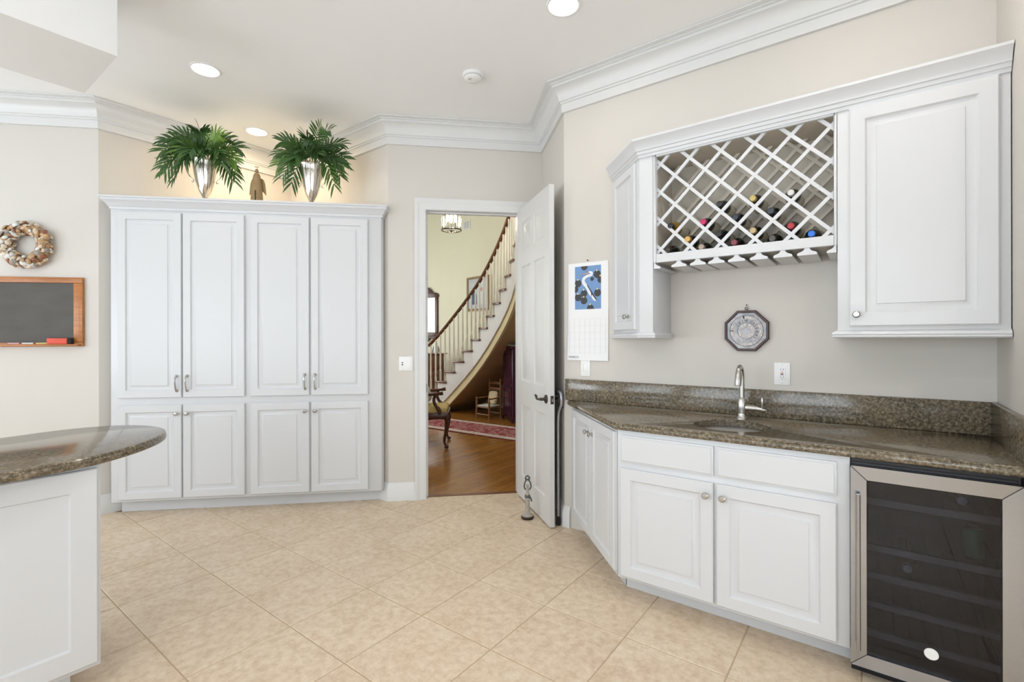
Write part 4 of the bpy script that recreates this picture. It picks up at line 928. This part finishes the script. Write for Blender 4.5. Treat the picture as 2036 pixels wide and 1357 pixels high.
# curved back wall
bwp = [hw(-3.2, 11.2), hw(-2.1, 10.95), hw(-1.3, 10.5)] + [P3[i] + NRM[i] * (SWD + .06) for i in range(2, len(P3))]
bwp = catmull(bwp, 3); poly = [(p.x, p.y) for p in bwp]; out = offset(poly, .1); out2 = offset(poly, -.1)
oo = out if Vector((out[0][0] - poly[0][0], out[0][1] - poly[0][1], 0)).dot(hw(.3, 1)) > 0 else out2
m = MB()
for i in range(len(poly) - 1): m.prism([poly[i], poly[i + 1], oo[i + 1], oo[i]], 0, HC)
struct(m.build('wall_hall', 'hallwall'), 'pale yellow curved wall behind the staircase', 'wall')
def on_wall(px, dep_guess=None, off=.03):      # point and direction on the curved wall seen at picture column px
    best = None
    for i in range(len(bwp) - 1):
        for t in (0, .25, .5, .75):
            p = bwp[i].lerp(bwp[i + 1], t); la = p.x * math.cos(YAW) - p.y * math.sin(YAW); de = p.x * math.sin(YAW) + p.y * math.cos(YAW)
            e = abs(1018 + FPX * la / de - px)
            if best is None or e < best[0]:
                d = (bwp[i + 1] - bwp[i]).normalized(); best = (e, p, d, de)
    _, p, d, de = best; n = Vector((d.y, -d.x, 0));
    if n.dot(-p) < 0: n = -n
    x = Vector((-n.y, n.x, 0)); return p + n * off, math.atan2(x.y, x.x), de
def zpx(y, de): return CAMH + (674.5 - y) / FPX * de
# family picture
p, rz, de = on_wall(952, off=.004); pic = thing('framed_picture', 'framed portrait picture hanging on the yellow wall behind the stairs', 'picture', (p.x, p.y, zpx(584, de)), rz)
pw, ph = .62 / 2 * 1.15, .70 / 2
for nm, q in (('frame_rail', (-pw, pw, -ph, -ph + .045)), ('frame_rail', (-pw, pw, ph - .045, ph)), ('frame_stile', (-pw, -pw + .045, -ph + .045, ph - .045)), ('frame_stile', (pw - .045, pw, -ph + .045, ph - .045))): MB().box(q[0], q[1], -.03, 0, q[2], q[3]).build(nm, 'giltframe', pic, bevel=.004)
M['mount'] = mat('grey_mount', (.52, .54, .58), .5, var=.08); M['photobg'] = mat('pale_blue_print', (.55, .60, .60), .4, var=.1); M['navy'] = mat('print_navy', (.06, .10, .2), .5, var=.3); M['skin'] = mat('print_skin', (.55, .33, .25), .5, var=.1); M['paleprint'] = mat('print_pale', (.66, .68, .66), .5, var=.1)
MB().box(-pw + .04, pw - .04, -.012, -.002, -ph + .04, ph - .04).build('mount', 'mount', pic); MB().box(-.26, .26, -.014, -.012, -.24, .22).build('print', 'photobg', pic)
MB().prismy([(-.20, -.22), (-.02, -.22), (-.03, -.02), (-.07, .04), (-.15, .04), (-.20, -.04)], -.016, -.014).build('printed_jacket', 'navy', pic)
MB().prismy([(.03, -.22), (.22, -.22), (.21, -.02), (.16, .04), (.09, .04), (.04, -.03)], -.016, -.014).build('printed_shirt', 'paleprint', pic)
m = MB(); disc(m, -.11, .08, .04, -.016, -1, 1, -1, 1); disc(m, .125, .08, .04, -.016, -1, 1, -1, 1); m.build('printed_faces', 'skin', pic)
# vent
p, rz, de = on_wall(927, off=.004); t = thing('air_vent', 'grey slatted air vent high on the yellow hall wall', 'vent', (p.x, p.y, zpx(448, de)), rz)
MB().box(-.115, .115, -.012, 0, -.095, .095).build('vent_frame', 'plate', t, bevel=.003)
for i in range(8): MB().box(-.09, .09, -.016, -.011, -.072 + i * .019, -.060 + i * .019).build('slat', 'vent', t)
# mirror and chest at the far left
p, rz, de = on_wall(850, off=.006); mr = thing('wall_mirror', 'tall carved mahogany mirror on the hall wall', 'mirror', (p.x, p.y, zpx(625, de)), rz)
MB().box(-.20, .20, -.02, -.004, -.40, .36).build('mirror_glass', 'mirror', mr)
for q in ((-.28, -.20), (.20, .28)): MB().box(q[0], q[1], -.045, 0, -.42, .36).build('frame_stile', 'mahog', mr, bevel=.012)
MB().box(-.28, .28, -.045, 0, -.50, -.42).build('frame_rail', 'mahog', mr, bevel=.01)
MB().prismy([(q.x, q.z) for q in catmull([(-.28, 0, .36), (-.30, 0, .42), (-.24, 0, .47), (-.16, 0, .48), (-.08, 0, .56), (0, 0, .60), (.08, 0, .56), (.16, 0, .48), (.24, 0, .47), (.30, 0, .42), (.28, 0, .36)], 4)], -.05, 0).build('crest', 'mahog', mr, bevel=.006)
MB().prismy([(-.28, -.50), (.28, -.50), (.16, -.56), (.08, -.53), (0, -.62), (-.08, -.53), (-.16, -.56)], -.04, 0).build('apron', 'mahog', mr, bevel=.005)
cp = p + hw(-.05, -.45); de2 = 10.0
ch = thing('chest_of_drawers', 'brown wooden chest below the mirror behind the balusters', 'chest', hw(-1.62, 10.02), rz * 0 - YAW)
MB().box(-.55, .22, -.22, .22, .08, 1.03).build('carcass', 'brownwood', ch, bevel=.006); MB().box(-.58, .25, -.25, .24, 1.03, 1.06).build('top', 'brownwood', ch, bevel=.008)
for z in (.12, .42, .72): d_ = MB().box(-.52, .19, -.232, -.22, z, z + .27).build('drawer', 'brownwood', ch, bevel=.004); MB().lathe([(.012, 0), (.018, .02), (0, .024)], 10, (-.16, -.232, z + .135), '-y').build('knob', 'bronze', d_)
MB().box(-.56, .23, -.23, .22, 0, .08).build('plinth', 'brownwood', ch)
fg2 = thing('glass_figurine', 'white and clear glass bird figurine on the chest', 'figurine', hw(-1.565, 9.95, 1.06), -YAW)
MB().lathe([(.05, 0), (.058, .04), (.05, .12), (.035, .17), (.028, .20), (.030, .225), (.018, .25), (0, .255)], 14, sx=.9).build('bird_body', 'birdw', fg2)
for s in (-1, 1): MB().prismy([(s * .045, .15), (s * .06, .12), (s * .085, .02), (s * .07, .0), (s * .05, .06)], -.01, .01).build('bird_wing', 'ink', fg2)
# pendant lantern
hp_ = hw(-.845, 6.77); pe = thing('pendant_light', 'round crystal drum pendant with dark metal ring in the hall', 'pendant light', (hp_.x, hp_.y, 0))
zb = zpx(458, 6.77); r_ = .137
MB().tube([(r_ * math.cos(i * math.pi / 16), r_ * math.sin(i * math.pi / 16), zb) for i in range(32)], .008, 8, True).tube([(r_ * math.cos(i * math.pi / 16), r_ * math.sin(i * math.pi / 16), zb + .34) for i in range(32)], .008, 8, True).build('metal_ring', 'bronze', pe)
for i in range(20):
    a = i * math.pi / 10; MB().tube([((r_ - .006) * math.cos(a), (r_ - .006) * math.sin(a), zb + .004), ((r_ - .006) * math.cos(a), (r_ - .006) * math.sin(a), zb + .335)], .010, 6).build('crystal_rod', 'pane', pe)
m = MB()
for i in range(4):
    a = i * math.pi / 2 + .4; m.tube([(r_ * math.cos(a), r_ * math.sin(a), zb), (r_ * math.cos(a), r_ * math.sin(a), zb + .34)], .004, 6); m.tube([(0, 0, zb - .006), (.5 * r_ * math.cos(a + .5), .5 * r_ * math.sin(a + .5), zb + .004), (r_ * math.cos(a), r_ * math.sin(a), zb)], .003, 6)
m.lathe([(0, -.030), (.012, -.022), (.028, -.008), (.006, 0), (.006, HC - zb)], 10, (0, 0, zb)); m.build('stem', 'bronze', pe)
for i in range(4):
    a = i * math.pi / 2; MB().lathe([(.008, 0), (.018, .03), (.020, .06), (.010, .10), (0, .13)], 10, (.055 * math.cos(a), .055 * math.sin(a), zb + .12)).build('bulb', 'candle', pe)
l = bpy.data.lights.new('pendant_glow', 'POINT'); l.energy = 34; l.color = (1, .88, .7); l.shadow_soft_size = .08; o = bpy.data.objects.new('pendant_glow', l); COL.objects.link(o); o.location = (hp_.x, hp_.y, zb + .17)
# armoire under the stairs
ar = thing('armoire', 'dark burgundy lacquered cabinet under the stairs', 'cabinet', hw(-.175, 8.20), math.atan2(hw(.165, -.50).y, hw(.165, -.50).x))
# local x runs along its visible side (towards the viewer), y to its back-right
MB().box(0, .52, .02, .70, .06, 1.20).build('carcass', 'burg', ar, bevel=.006); MB().box(-.02, .54, 0, .72, 1.20, 1.235).build('top', 'burg', ar, bevel=.006)
for z0, z1 in ((.10, .58), (.62, 1.16)): panel(MB(), .05, .47, z0, z1, .02, th=.012, f=.05).build('side_panel', 'burg', ar)
for x in (.0, .49): MB().box(x, x + .03, .0, .04, 0, .06).build('foot', 'burg', ar)
for z0, z1 in ((.10, .58), (.62, 1.16)): MB().box(.52, .535, .06, .66, z0, z1).build('door', 'burg', ar, bevel=.004)
MB().lathe([(.02, 0), (.024, .01), (.01, .02)], 12, (.535, .12, .80), 'x').build('lock_plate', 'nickel', ar)
q = hw(.02, 7.98, 1.235); pf = thing('photo_frame', 'small gold photo frame standing on the burgundy cabinet', 'photo frame', (q.x, q.y, q.z), -YAW + .2)
fm = MB().box(-.09, .09, -.012, .0, 0, .02).box(-.09, .09, -.012, 0, .13, .15).box(-.09, -.07, -.012, 0, .02, .13).box(.07, .09, -.012, 0, .02, .13); fm.build('frame', 'hallband', pf); MB().box(-.072, .072, -.006, -.002, .018, .132).build('photo', 'navy', pf); MB().box(-.01, .01, 0, .05, 0, .006).box(-.01, .01, 0, .006, 0, .1).build('easel_leg', 'bronze', pf)
# child's ladder-back armchair
q = hw(-.40, 8.30); cc = thing('ladder_back_chair', 'small wooden ladder back armchair with woven seat under the stairs', 'chair', (q.x, q.y, 0), R(-52))
# local -y is the front
for x, y, hh in ((-.155, -.14, .36), (.155, -.14, .36), (-.135, .15, .66), (.135, .15, .66)):
    MB().lathe([(.013, 0), (.017, .04), (.017, hh - .06), (.012, hh - .045), (.017, hh - .02), (.010, hh), (0, hh + .005)], 10, (x, y, 0)).build('post', 'chairwood', cc)
for x0, y0, x1, y1 in ((-.155, -.14, .155, -.14), (-.135, .15, .135, .15), (-.155, -.14, -.135, .15), (.155, -.14, .135, .15)):
    for z in (.07, .19): MB().tube([(x0, y0, z), (x1, y1, z)], .009, 8).build('rung', 'chairwood', cc)
for s in (-1, 1): MB().tube([(s * .155, -.15, .335), (s * .135, .15, .345)], .011, 8).build('arm', 'chairwood', cc)
for z in (.36, .46, .56): MB().box(-.13, .13, .146, .156, z, z + .05).build('slat', 'chairwood', cc, bevel=.004)
MB().prism([(-.155, -.14), (.155, -.14), (.135, .15), (-.135, .15)], .20, .222).build('seat', 'rush', cc, bevel=.008)
q2 = q + Matrix.Rotation(R(-52), 3, 'Z') @ Vector((.0, .075, .225)); cu = tag(MB().sphere((0, 0, 0), 1, 16, 10, (1, 1, 1)).build('throw_pillow', 'cream'), 'plain cream pillow propped on the small armchair', 'pillow')
for v in cu.data.vertices:
    x, y, z = v.co; f_ = lambda t: math.copysign(abs(t) ** .45, t); v.co = (f_(x) * .105, y * .036, f_(z) * .115 + .115)
cu.location = q2; cu.rotation_euler = (R(-12), 0, R(-52))
# rug
rg = thing('runner_rug', 'red patterned runner rug on the hall floor', 'rug', (0, 0, 0))
A, B_, C_, D_ = [Vector(v) for v in ((.044, 8.33, 0), (1.105, 7.309, 0), (.957, 6.334, 0), (.06, 7.184, 0))]
d = (B_ - A).normalized(); a0 = A - d * 1.2; nn = Vector((d.y, -d.x, 0));
if nn.y > 0: nn = -nn
wv = .83; ln = 3.6
def rect(o0, o1, i0, i1): return [tuple((a0 + d * x + nn * y)[:2]) for x, y in ((o0, i0), (o1, i0), (o1, i1), (o0, i1))]
MB().prism(rect(0, ln, 0, wv), .0, .006).build('rug_edge', 'rugedge', rg); MB().prism(rect(.03, ln - .03, .03, wv - .03), .006, .0085).build('rug_border', 'rugborder', rg); MB().prism(rect(.15, ln - .15, .14, wv - .15), .0085, .0105).build('rug_field', 'rugfield', rg)
# armchair in the hall, facing right
q = hw(-.80, 5.97); ac = thing('armchair', 'carved mahogany open armchair with gold seat, partly hidden by the door jamb', 'chair', (q.x, q.y, 0), R(-4))
# local +x is the front, -y is the side towards the kitchen; origin at the near front foot
def leg(x, y, sx): 
    pts = catmull([(x - .01 * sx, y, .40), (x + .012 * sx, y, .34), (x + .004 * sx, y, .22), (x - .018 * sx, y, .10), (x - .006 * sx, y, .045), (x + .006 * sx, y, .02)], 4)
    m = MB().tube(pts, [.032 - .018 * min(1, i / 14) for i in range(len(pts))], 10); m.sphere((x + .008 * sx, y, .022), .026, 12, 8, (1.1, 1, .85)); m.build('leg', 'mahog', ac)
leg(-.02, 0, 1); leg(-.02, .52, 1); leg(-.52, .02, -1); leg(-.52, .50, -1)
m = MB().prismy([(p.x, p.z) for p in [Vector(v) for v in ((-.56, 0, .38), (-.40, 0, .36), (-.28, 0, .345), (-.16, 0, .36), (.0, 0, .36), (.01, 0, .44), (-.56, 0, .44))]], -.012, .018); m.build('seat_rail', 'mahog', ac, bevel=.004)
MB().box(-.015, .012, .018, .51, .37, .44).box(-.56, -.53, .018, .51, .37, .44).box(-.53, -.015, .50, .52, .37, .44).build('seat_frame', 'mahog', ac, bevel=.004)
MB().box(-.54, -.005, .0, .51, .42, .505).build('seat_cushion', 'yellow', ac, bevel=.028, seg=3)
for y in (-.002, .512):
    MB().tube(catmull([(-.09, y, .42), (-.105, y, .48), (-.15, y, .54), (-.165, y, .60), (-.15, y, .655)], 4), [.026] * 6 + [.02] * 11, 10).build('arm_post', 'mahog', ac)
    MB().tube(catmull([(-.56, y, .70), (-.40, y, .675), (-.25, y, .665), (-.10, y, .675), (-.055, y, .685)], 4), [.018] * 13 + [.024] * 4, 10).build('arm', 'mahog', ac)
    MB().tube([(-.55, y, .40), (-.60, y, .75), (-.66, y, 1.0)], .02, 8).build('back_post', 'mahog', ac)
bk = MB().box(-.03, .03, .01, .50, .48, .98).build('back_pad', 'floral', ac, bevel=.02); bk.location = (-.46, 0, .045); bk.rotation_euler = (0, R(-12), 0)
pi_ = thing('tapestry_pillow', 'floral tapestry pillow leaning in the hall armchair', 'pillow', (q.x, q.y, 0), R(-4))
b = MB().sphere((0, 0, 0), 1, 16, 10).build('pillow_cover', 'floral', pi_)
for v in b.data.vertices:
    x, y, z = v.co; v.co = (f_(x) * .07, f_(y) * .17, f_(z) * .13)
b.location = (-.31, .24, .672); b.rotation_euler = (0, R(-22), 0)
